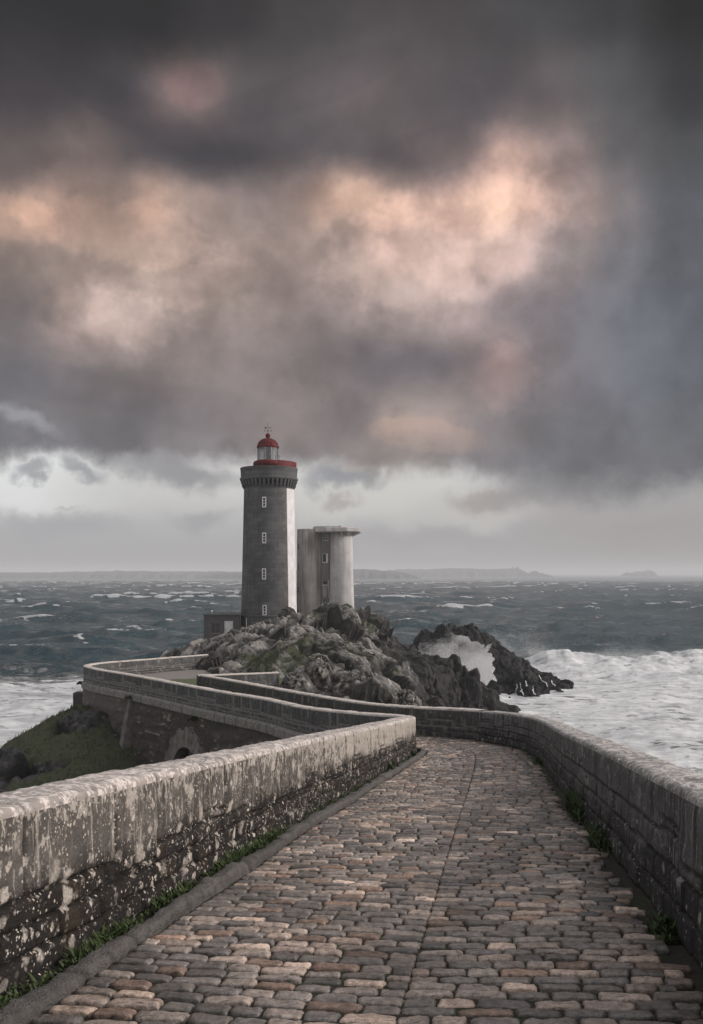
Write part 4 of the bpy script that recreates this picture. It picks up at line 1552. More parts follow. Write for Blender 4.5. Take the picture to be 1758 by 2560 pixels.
def boulder(c, r, seed, label, sq=(1, 1, 1), lich=0.3):
    n1, n2 = 40, 28
    a = np.linspace(0, 2 * pi, n1, endpoint=False)
    b = np.linspace(-pi / 2 * 0.98, pi / 2 * 0.98, n2)
    A, Bb = np.meshgrid(a, b, indexing='ij')
    d = np.stack([np.cos(A) * np.cos(Bb), np.sin(A) * np.cos(Bb), np.sin(Bb)], -1)
    q = d.reshape(-1, 3) * r * np.array(sq)
    f, e = facet(q / (r * 0.75) + seed, seed, 0.7, 0.22)
    f2, e2 = facet(q / (r * 0.33) + seed, seed + 3, 0.7, 0.2)
    q = q + d.reshape(-1, 3) * (f * 0.30 * r + f2 * 0.12 * r + fbm(q * 2, seed, 4) * 0.08)[:, None]
    fc = grid_faces(n1, n2, True)
    caps = [tuple(i * n2 for i in range(n1))[::-1], tuple(i * n2 + n2 - 1 for i in range(n1))]
    o = mesh_obj('boulder', q, [tuple(t) for t in fc] + caps, M_ROCK, None, False,
                 attrs={'lichen': np.full(len(q), lich), 'grass': np.zeros(len(q)), 'crack': np.maximum(e, e2 * 0.6), 'dry': np.full(len(q), min(1.0, 0.45 + lich))})
    o.location = c
    return tag(o, label, 'boulder', 'boulders on the islet')


boulder(pp(655, 1402, 108), 1.15, 5, 'dark round boulder right in front of the white strip of the lighthouse', (1.0, 0.9, 1.1), 0.12)
boulder(pp(647, 1421, 105), 0.75, 8, 'small brown boulder below the dark boulder by the lighthouse', (1, 1, 0.9), 0.4)
boulder(pp(675, 1420, 105.5), 0.95, 9, 'grey boulder to the right below the dark round boulder', (1.1, 1, 0.9), 0.4)
boulder(pp(705, 1406, 105), 0.7, 12, 'pale boulder beside the low wall between both towers', (1, 1, 1), 0.7)
boulder(pp(668, 1560, 50.4), 0.72, 21, 'pale squat boulder at the end of the return wall', (1.1, 1, 0.95), 1.0)
boulder(pp(725, 1552, 51.5), 1.0, 22, 'tall pale boulder split off left of the wide cleft', (1.0, 1.1, 1.55), 1.0)
boulder(pp(790, 1575, 49.5), 1.0, 23, 'broad pale boulder right of the wide cleft, behind the wall coping', (1.25, 1, 1.3), 1.0)
boulder(pp(860, 1580, 49), 0.85, 24, 'pale lichen boulder low behind the wall, second from the rock edge', (1.15, 1, 1.0), 1.0)
boulder(pp(925, 1592, 47.5), 0.55, 25, 'small pale boulder at the edge of the dark cliff above the wall', (1.0, 1, 1.05), 1.0)

# ------------------------------------------------------------------ grassy hillside left of the causeway


def hillside():
    ctl = [(-16.9, 54.5, 8.6), (-18.2, 46, 6.5), (-18.8, 50, 7.4), (-14.5, 52.6, 8.3), (-12.3, 49.5, 7.4), (-9.7, 46, 5.2), (-8, 43.5, 3.6), (-5.3, 39, 4.0), (-2, 33, 5), (-10, 38, 4.4), (-9, 43, 3.8), (-11, 46, 5.2), (-14, 45, 6.6), (-13.5, 41, 5.6),
           (-16, 42, 5.9), (-20, 41, 4.4), (-14, 34, 5.5), (-22, 47, 4.6), (-23.5, 52, 2), (-21, 57, 3), (-18.5, 60, 3.5), (-27, 43, 1.5), (-30, 47, -2), (-28, 55, -2.5), (-23, 63, -2.5), (-12, 30, 6.5), (-25, 33, 4),
           (-33, 36, -2.5), (-36, 28, -2), (-6, 28, 7), (0, 26, 8), (-4, 50, 5), (-8, 56, 5), (-12, 62, 3), (-4, 18, 8), (-5, 8, 9), (-7, -6, 10), (-12, 10, 6), (-20, 14, 2.5), (-28, 8, -2), (-18, -8, 6), (-34, -8, -3), (0, 10, 8), (0, -8, 10)]
    f = rbf(ctl)
    xs, ys = np.arange(-36, 0, 0.16), np.concatenate([np.arange(-12, 27, 0.4), np.arange(27, 64, 0.16)])
    X, Y = np.meshgrid(xs, ys, indexing='ij')
    Z = np.concatenate([f(X[i], Y[i]) for i in range(len(xs))]).reshape(X.shape)
    P = np.dstack([X, Y, Z])
    q = P.reshape(-1, 3)
    nz = fbm(q * 0.25, 60, 3)
    cor = np.exp(-((q[:, 0] + 15.8) / 1.6) ** 2 - ((q[:, 1] - 50.5) / 2.6) ** 2)
    lowl = sst(q[:, 0], -15.9, -18.4) * sst(q[:, 1], 50, 46)
    rk = np.clip(sst(nz + 1.0 * cor + 0.75 * lowl, 0.25, 0.5), 0, 1).reshape(X.shape)
    P2, h, cr = rockify(P, 500, ((2.4, 0.7, 0.25), (1.0, 0.32, 0.3), (0.45, 0.12, 0.2)))
    soft = P.copy()
    soft[..., 2] += (fbm(q * 0.6, 61, 4) * 0.35 + fbm(q * 2.5, 62, 3) * 0.12).reshape(X.shape)
    P3 = soft * (1 - rk[..., None]) + P2 * rk[..., None]
    M = rock_mat('hillside_rock_and_turf', (0.085, 0.082, 0.082), (0.028, 0.027, 0.028), (0.22, 0.21, 0.2), (0.066, 0.072, 0.042))
    o = mesh_obj('hillside', P3.reshape(-1, 3), grid_faces(len(xs), len(ys)), M, None, True,
                 attrs={'lichen': 0.45 * np.ones(len(q)), 'grass': (1 - rk).ravel(), 'crack': (cr * rk).ravel(), 'dry': 0.75 * np.ones(len(q))})
    struct(o)
    # rough grass standing on it
    rs = R(8)
    n = 60000
    i = rs.randint(0, len(xs) - 1, n)
    j = rs.randint(0, len(ys) - 1, n)
    keep = (rk[i, j] < 0.35) & (ys[j] > 36) & (xs[i] < -4) & (xs[i] > -24)
    i, j = i[keep], j[keep]
    p = P3[i, j] + np.column_stack([rs.uniform(-.08, .08, (len(i), 2)), np.zeros(len(i))])
    hgt = rs.uniform(0.08, 0.26, len(i)) * (1 + 0.6 * fbm(p * 0.7, 90, 2))
    a = rs.uniform(0, 6.28, len(i))
    wd = 0.03
    side = np.column_stack([np.cos(a), np.sin(a), 0 * a]) * wd
    lean = np.column_stack([0.10 + rs.normal(0, .06, len(i)), rs.normal(0, .06, len(i)), hgt])
    v = np.stack([p - side, p + side, p + lean], 1).reshape(-1, 3)
    fcs = np.arange(len(v)).reshape(-1, 3)
    tint = np.repeat(np.clip(0.35 + 0.8 * fbm(p * 0.5, 91, 3) + rs.normal(0, 0.12, len(i)), 0, 1), 3)
    mg = leaf_mat('hillside_grass', (0.052, 0.059, 0.034), (0.14, 0.145, 0.088))
    o = mesh_obj('hillside_grass', v, fcs, mg, None, False, attrs={'tint': tint})
    struct(o, 'stuff', 'rough green grass covering the slope below the causeway')


hillside()

# small weeds rooted in the outer face of the causeway
for sx, dzz, lab in ((49.0, -0.25, 'dark shrub rooted above the buttress on the string course'), (42.5, -0.55, 'small dark weed under the string course above the arch'), (54.6, -0.1, 'small dark weed at the outer corner of the causeway')):
    s_ = LEFT.s[int(np.argmin(np.abs(LEFT.p[:, 1] - sx) + (LEFT.p[:, 0] > -3) * 99))]
    q, t = LEFT.at(np.array(s_)), LEFT.tan(np.array(s_))
    nn = np.array([-t[1], t[0]])
    v, f, tt = tuft(R(int(sx * 10)), 90, (0.3, 0.25), 0.32, 0.05, 0.9)
    o = mesh_obj('wall_weed', v, f, M_WEED, None, False, attrs={'tint': tt})
    c = q + nn * 0.55
    o.location = (c[0], c[1], float(road_z(q[1])) + dzz - 0.05)
    tag(o, lab, 'weed', 'weeds growing from the causeway wall')
# ------------------------------------------------------------------ sea


def sea():
    rr = [3.0, 10.0, 18.0, 25.0, 31.0, 35.0, 38.0]
    while rr[-1] < 16000:
        rr.append(rr[-1] * (1.0065 if rr[-1] < 1800 else 1.02))
    rr = np.array(rr)
    aa = np.concatenate([np.radians(np.arange(-180, -26, 3.0)), np.radians(np.arange(-26, 26, 0.08)), np.radians(np.arange(26, 180, 3.0))])
    Rr, Aa = np.meshgrid(rr, aa, indexing='ij')
    x, y = (Rr * np.sin(Aa)).ravel(), (Rr * np.cos(Aa)).ravel()
    r = Rr.ravel()
    dr = np.gradient(rr)
    sp = np.repeat(dr, len(aa))
    z = np.zeros_like(x)
    ox, oy = np.zeros_like(x), np.zeros_like(x)
    z0 = np.zeros_like(x)
    rs = R(31)
    q = np.column_stack([x, y, np.zeros_like(x)])
    wob = fbm(q * 0.012, 71, 3)
    for i, (lam, a) in enumerate(((92, .55), (71, .6), (55, .55), (43, .5), (34, .42), (26, .34), (20, .36), (15, .30), (11.5, .24), (8.5, .19), (6.2, .13), (4.4, .09))):
        for m in range(2):
            th = rs.normal(0.25, 0.55)
            kx, ky = sin(th) * 2 * pi / lam, -cos(th) * 2 * pi / lam
            ph = kx * x + ky * y + rs.uniform(0, 6.28) + 2.2 * wob * (i % 3 - 1) + 1.5 * perlin(q / (lam * 2.3), 100 + i * 2 + m)
            fade = sst(lam / (2.4 * sp), 0.7, 1.4)
            am = a * 1.2 * (0.65 + 0.6 * perlin(q / (lam * 2.0) + 5, 140 + i * 2 + m))
            c, s_ = np.cos(ph), np.sin(ph)
            z += fade * am * (c + 0.22 * np.cos(2 * ph))
            z0 += (am * (c + 0.22 * np.cos(2 * ph))) * (lam > 12)
            ox -= fade * am * 0.75 * s_ * sin(th)
            oy += fade * am * 0.75 * s_ * cos(th)
    # whitecaps: on the crests, in patches
    pa = fbm(q * (0.02, 0.03, 1), 81, 3)
    pf = fbm(q * (0.26, 0.5, 1), 82, 4)
    cap = sst(z0 / 1.45 + pa * 0.85 + pf * 1.1, 1.56, 2.1)
    streak = sst(fbm(q * (0.03, 0.16, 1) + 40, 83, 4) + 0.28 * z0, 0.46, 0.85) * 0.35
    far = sst(r, 900, 2200)
    cap = np.maximum(cap, streak)
    # surf round the islet
    nz = fbm(q * (0.02, 0.05, 1), 84, 4)
    right = sst(x - 0.02 * y, 6, 16)
    edge_r = 166 + 9 * nz + 0.02 * x
    edge_l = 146 + 14 * nz
    surf_r = sst(y, edge_r + 1.5, edge_r - 3) * right
    surf_l = sst(y, edge_l + 10, edge_l - 14) * (1 - right)
    shore = np.maximum(surf_r, surf_l)
    # the breaker rolling in on the right
    yb = 156 + 5 * nz + 0.015 * x
    t = (y - yb)
    amp = sst(x, 20, 40) * (1 - 0.55 * sst(x, 95, 150))
    prof = np.exp(-(t / 5.0) ** 2) * (t > 0) + np.exp(-(t / 14.0) ** 2) * (t <= 0)
    lump = fbm(q * 0.28, 85, 4)
    calm = 1 - 0.75 * shore
    z = z * calm + amp * prof * (2.0 + 0.9 * fbm(q * 0.09, 86, 3) + 0.8 * fbm(q * (0.45, 0.2, 1), 89, 4)) + shore * (lump * 0.8 * (0.25 + prof) + fbm(q * (0.5, 0.5, 1), 87, 3) * 0.18)
    ox, oy = ox * calm, oy * calm
    v = np.column_stack([x + ox, y + oy, z])
    f = grid_faces(len(rr), len(aa))
    # close the ring of bearings
    n = len(aa)
    i = np.arange(len(rr) - 1)
    f2 = np.stack([i * n + n - 1, i * n, (i + 1) * n, (i + 1) * n + n - 1], 1)
    inner = MB()
    m, k, bs, P = new_mat('sea_water')
    n1 = k.noise(k.scaled(P, (1.0, 1.5, 1)), 0.22, 6, 0.65)
    n2 = k.noise(k.scaled(P, (1.0, 1.6, 1)), 1.1, 6, 0.65)
    n3 = k.noise(k.scaled(P, (1, 2.5, 1)), 0.045, 5, 0.6)
    fo = k.attr('foam')
    sh = k.attr('surf')
    capm = k.mr(k.math('ADD', fo, k.math('MULTIPLY', k.math('SUBTRACT', n2, 0.5), 1.3)), 0.34, 0.62)
    lace = k.noise(k.scaled(P, (1.0, 1.9, 1)), 0.34, 8, 0.7, dist=1.2)
    lace2 = k.noise(k.scaled(P, (1.0, 1.5, 1)), 0.11, 6, 0.65, dist=2.0)
    surfm = k.mr(k.math('ADD', sh, k.math('MULTIPLY', k.math('SUBTRACT', k.math('ADD', k.math('MULTIPLY', lace, 0.6), k.math('MULTIPLY', lace2, 0.4)), 0.5), 2.9)), 0.22, 0.85)
    foam = k.math('MAXIMUM', k.math('MULTIPLY', capm, 0.72), k.math('MULTIPLY', surfm, 0.96))
    deep = k.mix(k.mr(n3, 0.35, 0.65), (0.012, 0.036, 0.048), (0.028, 0.060, 0.071))
    white = k.mix(k.mr(k.math('ADD', k.math('MULTIPLY', k.noise(k.scaled(P, (1, 2, 1)), 0.5, 7, 0.7), 0.5), k.math('MULTIPLY', k.noise(k.scaled(P, (0.5, 1.4, 1)), 0.13, 6, 0.65, dist=1.5), 0.5)), 0.38, 0.6), (0.38, 0.385, 0.39), (0.62, 0.62, 0.625))
    col = k.mix(foam, deep, white)
    k.put(bs.inputs['Base Color'], col)
    k.put(bs.inputs['Roughness'], k.fmix(foam, 0.12, 0.9))
    k.put(bs.inputs['Specular IOR Level'], k.fmix(foam, 0.5, 0.1))
    bs.inputs['IOR'].default_value = 1.33
    bump(k, bs, k.math('MULTIPLY', k.math('ADD', k.math('MULTIPLY', n1, 1.6), k.math('MULTIPLY', n2, 0.5)), k.fmix(foam, 1.0, 0.06)), 1.0, 1.3)
    o = mesh_obj('sea', v, [f[:, ::-1], f2[:, ::-1]], m, None, True, attrs={'foam': cap * (1 - shore), 'surf': shore})
    struct(o)


sea()


# ------------------------------------------------------------------ spray: tens of thousands of drops
def drops(name, p, size, label, seed=1):
    rs = R(seed)
    n = len(p)
    d = rs.normal(0, 1, (n, 3, 3))
    d /= np.linalg.norm(d, axis=2, keepdims=True)
    v = (p[:, None] + d * size[:, None, None]).reshape(-1, 3)
    m = bpy.data.materials.get('spray_drops')
    if m is None:
        m, k, bs, P = new_mat('spray_drops')
        bs.inputs['Base Color'].default_value = (0.9, 0.9, 0.91, 1)
        bs.inputs['Roughness'].default_value = 0.9
        bs.inputs['Specular IOR Level'].default_value = 0.1
        tr = k.n('ShaderNodeBsdfTranslucent')
        tr.inputs[0].default_value = (0.9, 0.9, 0.91, 1)
        mx = k.n('ShaderNodeMixShader')
        mx.inputs[0].default_value = 0.45
        k.put(mx.inputs[1], bs.outputs[0])
        k.put(mx.inputs[2], tr.outputs[0])
        out = [q for q in m.node_tree.nodes if q.type == 'OUTPUT_MATERIAL'][0]
        k.put(out.inputs[0], mx.outputs[0])
    o = mesh_obj(name, v, np.arange(len(v)).reshape(-1, 3), m, None, True)
    return struct(o, 'stuff', label)


def burst():
    rs = R(12)
    # the burst between the islet and the black rock: outline in the photograph, real depth round 120 m
    out = [(948, 1475), (962, 1452), (985, 1446), (1003, 1437), (1022, 1430), (1040, 1440), (1058, 1441), (1066, 1455), (1085, 1455), (1100, 1468), (1114, 1463),
           (1106, 1480), (1122, 1495), (1126, 1512), (1118, 1530), (1128, 1545), (1110, 1556), (1060, 1565), (1000, 1560), (955, 1520)]
    n = 1400000
    px = rs.uniform(935, 1140, n)
    py = rs.uniform(1420, 1570, n)
    q = np.column_stack([px / 26.0, py / 26.0, np.zeros(n)])
    wx = px + fbm(q, 3, 4) * 16
    wy = py + fbm(q + 50, 4, 4) * 16
    ins = inside(out, wx, wy)
    # thinner towards the left and the top, in billows
    bl = fbm(np.column_stack([px / 34.0, py / 30.0, np.zeros(n)]), 6, 5)
    core = np.exp(-((px - 1070) / 75) ** 2 - ((py - 1525) / 60) ** 2)
    grad = sst(px, 945, 1075) * 0.6 + 0.4 * sst(py, 1440, 1520)
    den = np.clip(0.10 + 0.75 * grad * grad + 0.3 * core + 0.95 * bl * (1.2 - grad), 0.01, 1)
    keep = ins & (rs.rand(n) < den)
    px, py = px[keep], py[keep]
    d = 119.5 + rs.normal(0, 2.2, len(px)) + (1570 - py) * 0.012
    p = np.column_stack([(px - 798) / 1997 * d, d, CZ - (py - 1302) / 1997 * d])
    ok = p[:, 2] > 0.0
    p = p[ok]
    size = rs.uniform(0.009, 0.023, len(p))
    drops('wave_spray', p, size, 'white spray of a wave bursting against the black rock')
    # spindrift along the breaker and behind the rock tip
    n = 420000
    t = rs.rand(n)
    x = 25 + 75 * t ** 1.6
    hmax = 3.0 * np.exp(-((x - 29) / 6) ** 2) + 1.4 + 1.2 * fbm(np.column_stack([x * 0.12, 0 * x, 0 * x]), 5, 3)
    hh = np.minimum(rs.exponential(0.38, n), 1.9) * np.maximum(hmax, 0.25)
    y = 157 + rs.normal(0, 3.5, n) + 0.015 * x
    bl = fbm(np.column_stack([x * 0.3, y * 0.3, hh * 0.5]), 8, 3)
    keep = bl > -0.12
    p = np.column_stack([x, y, 1.2 + hh])[keep]
    drops('wave_spray', p, rs.uniform(0.014, 0.034, len(p)), 'white spray blowing off the breaker right of the black rock', 2)


burst()


def mist():
    rs = R(41)
    n = 520000
    x, y = rs.uniform(-46, -13, n), rs.uniform(122, 150, n)
    z = rs.gamma(1.6, 2.2, n)
    b = fbm(np.column_stack([x * 0.09, y * 0.05, z * 0.12]), 14, 4)
    g = np.exp(-((x + 24) / 12) ** 2)
    keep = (rs.rand(n) < np.clip(0.25 + 1.3 * b, 0, 1) * g) & (z < 9)
    p = np.column_stack([x, y, z + 0.3])[keep]
    drops('sea_mist', p, rs.uniform(0.009, 0.018, len(p)), 'pale veil of blown spray over the water left of the lighthouse', 3)


mist()


def runoff():
    V = SR.reshape(-1, 3)
    ux = 798 + V[:, 0] / V[:, 1] * 1997
    uy = 1302 + (CZ - V[:, 2]) / V[:, 1] * 1997
    m = MB()
    rs = R(4)
    for pth in (((1178, 1548), (1180, 1560), (1184, 1570), (1188, 1577)), ((1172, 1556), (1171, 1566), (1170, 1577)), ((1212, 1558), (1209, 1568), (1216, 1577)),
                ((1222, 1532), (1232, 1545), (1243, 1556)), ((1250, 1546), (1258, 1556)), ((1194, 1545), (1193, 1560))):
        pts = []
        for a, b in zip(pth[:-1], pth[1:]):
            for t in np.linspace(0, 1, 4, endpoint=False):
                pts.append((a[0] + (b[0] - a[0]) * t, a[1] + (b[1] - a[1]) * t))
        pts.append(pth[-1])
        w = []
        for a, b in pts:
            near = np.where((ux - a) ** 2 + (uy - b) ** 2 < 9)[0]
            if len(near):
                j = near[np.argmin(V[near, 1])]
                w.append(V[j] + (rs.uniform(-.05, .05), -0.12, 0.06))
        if len(w) > 2:
            m.tube(w, [rs.uniform(0.03, 0.085) for _ in w], 6)
    if m.n:
        o = m.build('runoff_water', bpy.data.materials['spray_drops'], None, True)
        struct(o, 'stuff', 'thin white trickles of sea water running off the black rock')


runoff()


# ------------------------------------------------------------------ far shores
def shore(name, d, prof, depth, colr, seed, kind='structure', bushes=0.0, step=None):
    xs_ = np.array([p[0] for p in prof], float)
    zs_ = np.array([max(0.3, CZ - (p[1] - 1302) / 1997.0 * d) for p in prof])
    X = np.linspace(xs_[0], xs_[-1], int((xs_[-1] - xs_[0]) * 1.2) + 10)
    top = np.interp(X, xs_, zs_)
    wx = (X - 798) / 1997 * d
    ww = np.array([0, 0.02, 0.06, 0.15, 0.3, 0.6, 0.85, 1.0])
    hh = np.array([-0.1, 0.35, 0.62, 0.85, 1.0, 0.95, 0.6, -0.1])
    nzx = perlin(np.column_stack([wx / d * 200, wx * 0, wx * 0]), seed) * 0.15
    Y = d + depth * (ww[None] + nzx[:, None] * 0.3)
    Z = top[:, None] * hh[None]
    Xw = np.repeat(wx[:, None], len(ww), 1)
    v = np.dstack([Xw, Y, Z]).reshape(-1, 3)
    s = d / 1997.0
    v[:, 2] += (fbm(v / (s * 14), seed, 4) * s * 2.2 + np.abs(fbm(v / (s * 3.2), seed + 4, 2)) * s * bushes) * np.tile(sst(hh, 0.3, 0.9), len(X))
    m, k, bs, P = new_mat(name + '_ground')
    n = k.noise(P, 0.012, 5, 0.6)
    k.put(bs.inputs['Base Color'], k.mix(n, tuple(c * 0.6 for c in colr), tuple(c * 1.4 for c in colr)))
    bs.inputs['Roughness'].default_value = 0.95
    bs.inputs['Specular IOR Level'].default_value = 0.1
    o = mesh_obj(name, v, grid_faces(len(X), len(ww))[:, ::-1], m, None, True)
    if kind == 'structure':
        struct(o)
    return o


shore('headland', 3300, [(-420, 1304), (-200, 1301), (-40, 1301), (60, 1301), (160, 1299), (230, 1297), (330, 1298), (430, 1299), (470, 1298.5), (520, 1300), (560, 1302), (640, 1306), (700, 1313)], 700, (0.085, 0.09, 0.08), 3, bushes=3.2)  # ground colour made paler to stand for mist over this shore
shore('headland', 3000, [(440, 1314), (470, 1304), (500, 1300), (540, 1298), (640, 1293), (720, 1291), (790, 1290), (830, 1292), (880, 1295), (930, 1300), (960, 1314)], 500, (0.055, 0.06, 0.055), 4, bushes=0.8)
shore('headland', 4600, [(850, 1308), (872, 1298), (890, 1293), (930, 1291), (975, 1292), (1040, 1289), (1075, 1290), (1110, 1291), (1160, 1290), (1195, 1290), (1203, 1295), (1208, 1302), (1216, 1309)], 900, (0.04, 0.042, 0.04), 5, bushes=0.8)
i1 = shore('islet', 4500, [(1203, 1310), (1209, 1299), (1217, 1295.5), (1224, 1297), (1229, 1303), (1236, 1301), (1242, 1304), (1250, 1306.5), (1258, 1310)], 150, (0.035, 0.036, 0.036), 6, kind='thing')
tag(i1, 'dark rocky islet just off the point of the far headland', 'islet')
i2 = shore('islet', 5200, [(1424, 1309), (1428, 1302), (1434, 1299), (1440, 1303), (1446, 1300), (1452, 1297.5), (1464, 1297), (1470, 1298), (1476, 1295.5), (1482, 1294), (1489, 1297), (1495, 1303), (1500, 1309)], 170, (0.035, 0.036, 0.036), 7, kind='thing')
tag(i2, 'small humped islet alone on the horizon at the right', 'islet')
ft = thing('signal_station', 'tiny signal station on the end of the far headland', 'building', (float(pp(1178, 1290, 4650)[0]), 4700, float(pp(1178, 1290, 4650)[2]) - 4))
fm = plain('far_building', (0.06, 0.06, 0.06), 0.9)
MB().box(-9, 9, -8, 8, 0, 9, 0.4).box(-4, 4, -4, 4, 9, 11.5, 0.3).build('main_block', fm, ft)
MB().lathe([(2.4, 0), (2.1, 13), (2.7, 13.2), (2.7, 15), (0.2, 17)], 12, c=(-24, 0)).build('mast_tower', fm, ft)

# ------------------------------------------------------------------ lighthouse
KL = 0.016807


def lz(c):
    return 37.637 - KL * c


def lx(c):
    return (c - 615) * KL


BASE = 9.0
LH = thing('lighthouse', 'tall round granite lighthouse with a white painted strip and red lantern', 'lighthouse', (-11.06, 118.0, BASE))
Zl = lambda c: lz(c) - BASE
M_ST = tower_mat('lighthouse_granite', (0.091, 0.092, 0.093), var=0.22)
M_ST2 = tower_mat('gallery_granite', (0.088, 0.088, 0.089), var=0.2, course=0.62, blen=1.6)
M_WH = plain('white_paint', (0.57, 0.555, 0.56), 0.7, var=0.12, scale=0.9)
M_RED = plain('red_paint', (0.088, 0.007, 0.007), 0.6, var=0.2, scale=2.5)
for q in M_RED.node_tree.nodes:
    if q.type == 'BSDF_PRINCIPLED':
        q.inputs['Specular IOR Level'].default_value = 0.15
M_DK = plain('dark_glass', (0.012, 0.012, 0.013), 0.15, var=0.1)
M_MET = plain('dark_metal', (0.035, 0.036, 0.038), 0.5, var=0.2)
M_GREY = plain('grey_paint', (0.30, 0.31, 0.32), 0.5, var=0.12)

rsh = lambda z: np.interp(z, [Zl(1600), Zl(1300), Zl(900), Zl(575)], [3.72, 3.60, 3.45, 3.33])
zs = np.linspace(Zl(1600), Zl(560), 40)
MB().lathe([(float(rsh(z)), z) for z in zs], 128).build('shaft', M_ST, LH, True)
a0 = -pi / 2 + radians(49.0)
zs2 = np.linspace(Zl(1600), Zl(572), 30)
m = MB()
m.lathe([(float(rsh(z)) + 0.012, z) for z in zs2], 60, a0=a0, a1=a0 + radians(95))
m.build('white_strip', M_WH, LH, True)
# lighter toothed quoins beside the strip
rs = R(3)
m = MB()
z = Zl(1590)
i = 0
while z < Zl(600):
    wq = (0.62 if i % 2 else 0.30) * rs.uniform(0.85, 1.1)
    r = float(rsh(z))
    m.lathe([(r + 0.006, z + 0.015), (r + 0.006, z + 0.5)], 4, a0=a0 - wq / r, a1=a0)
    z += 0.53
    i += 1
m.build('quoin', tower_mat('quoin_granite', (0.118, 0.105, 0.096), course=0.53, blen=0.9), LH, True)

for wc, (c0, c1) in zip((596, 597, 596, 601), ((662, 745), (940, 1023), (1218, 1303), (1500, 1583))):
    z0, z1 = Zl(c1), Zl(c0)
    xc = lx(wc)
    yf = -sqrt(float(rsh((z0 + z1) / 2)) ** 2 - xc * xc)
    hw = 0.265
    fr = MB()
    fr.box(xc - hw, xc - hw + 0.13, yf - 0.06, yf + 0.25, z0, z1, 0.012)
    fr.box(xc + hw - 0.13, xc + hw, yf - 0.06, yf + 0.25, z0, z1, 0.012)
    fr.box(xc - hw + 0.13, xc + hw - 0.13, yf - 0.06, yf + 0.25, z0, z0 + 0.16, 0.01)
    fr.box(xc - hw + 0.13, xc + hw - 0.13, yf - 0.06, yf + 0.25, z1 - 0.14, z1, 0.01)
    hgt = (z1 - 0.14 - z0 - 0.16)
    for j in (1, 2):
        zz = z0 + 0.16 + hgt * j / 3
        fr.box(xc - hw + 0.13, xc + hw - 0.13, yf - 0.045, yf + 0.2, zz - 0.03, zz + 0.03)
    w_ = fr.build('window', M_WH, LH)
    MB().box(xc - hw + 0.12, xc + hw - 0.12, yf + 0.0, yf + 0.06, z0 + 0.1, z1 - 0.1).build('pane', M_DK, w_)
    MB().box(xc - hw - 0.06, xc + hw + 0.06, yf - 0.10, yf + 0.2, z0 - 0.10, z0 - 0.002, 0.015).build('sill', M_ST2, w_)

# corbel table and gallery
cb = None
NCB = 40
for i in range(NCB):
    a = 2 * pi * (i + 0.5) / NCB
    if cb is None:
        m = MB()
        prof = [(3.30, Zl(585)), (3.44, Zl(582)), (3.60, Zl(566)), (3.66, Zl(545)), (3.74, Zl(540)), (3.80, Zl(518)), (3.30, Zl(518))]
        hw = 0.135
        v = [(r, -hw, z) for r, z in prof] + [(r, hw, z) for r, z in prof]
        n = len(prof)
        m.add(v, [tuple(range(n)), tuple(range(2 * n - 1, n - 1, -1))] + [(q, n + q, n + (q + 1) % n, (q + 1) % n) for q in range(n)])
        cb = m.build('corbel', M_ST2, LH)
        o = cb
    else:
        o = cb.copy()
        COL.objects.link(o)
        o.parent = LH
    o.rotation_euler = (0, 0, a)
MB().lathe([(3.345, Zl(590)), (3.40, Zl(584)), (3.345, Zl(578))], 96).build('necking', M_ST2, LH, True)
g = MB()
g.lathe([(3.2, Zl(521)), (3.84, Zl(519)), (3.90, Zl(512)), (3.90, Zl(503)), (3.80, Zl(499)), (3.765, Zl(496)), (3.765, Zl(456)), (3.775, Zl(455)), (3.775, Zl(436)), (3.84, Zl(433)), (3.84, Zl(421)), (3.4, Zl(419)), (3.38, Zl(480)), (0.0, Zl(480))], 96)
g.build('gallery', M_ST2, LH)
dkb = plain('dark_band_stone', (0.045, 0.045, 0.046), 0.7, var=0.2, scale=2)
MB().lathe([(3.783, Zl(456)), (3.792, Zl(454)), (3.792, Zl(437)), (3.783, Zl(435))], 96).build('gallery_band', dkb, LH)
MB().box(lx(420), lx(432), -3.95, -3.55, Zl(500), Zl(482), 0.02).build('spout', M_MET, LH)

# red base of the lantern and the red screen on the right
xl = lx(606)
MB().lathe([(1.9, Zl(440)), (1.9, Zl(405)), (1.98, Zl(402)), (1.98, Zl(380)), (1.86, Zl(366)), (1.55, Zl(358)), (0.0, Zl(357))], 64, c=(xl, 0)).build('lantern_base', M_RED, LH, True)
sc = MB()
sc.lathe([(3.60, Zl(440)), (3.60, Zl(377)), (3.64, Zl(375)), (3.68, Zl(377)), (3.68, Zl(440))], 40, a0=-radians(66), a1=radians(40))
sc.build('red_screen', M_RED, LH, True)
# lantern
zb, zt = Zl(360), Zl(252)
gl, kk, bs_, P_ = new_mat('lantern_glass')
tp = kk.n('ShaderNodeBsdfTransparent')
tp.inputs[0].default_value = (0.58, 0.60, 0.63, 1)
gs = kk.n('ShaderNodeBsdfGlossy')
gs.inputs['Roughness'].default_value = 0.05
mx = kk.n('ShaderNodeMixShader')
mx.inputs[0].default_value = 0.16
kk.put(mx.inputs[1], tp.outputs[0])
kk.put(mx.inputs[2], gs.outputs[0])
kk.put([q for q in gl.node_tree.nodes if q.type == 'OUTPUT_MATERIAL'][0].inputs[0], mx.outputs[0])
lan = MB().lathe([(1.34, zb), (1.34, zt)], 48, c=(xl, 0)).build('lantern_room', gl, LH, True)
mu = MB()
for i in range(10):
    a = 2 * pi * (i + 0.22) / 10
    mu.box(xl + 1.36 * cos(a) - 0.045, xl + 1.36 * cos(a) + 0.045, 1.36 * sin(a) - 0.045, 1.36 * sin(a) + 0.045, zb, zt, 0, a)
for z in (zb, zt - 0.06):
    mu.lathe([(1.34, z), (1.41, z), (1.41, z + 0.08), (1.34, z + 0.08)], 48, c=(xl, 0))
mu.build('mullion', M_GREY, lan)
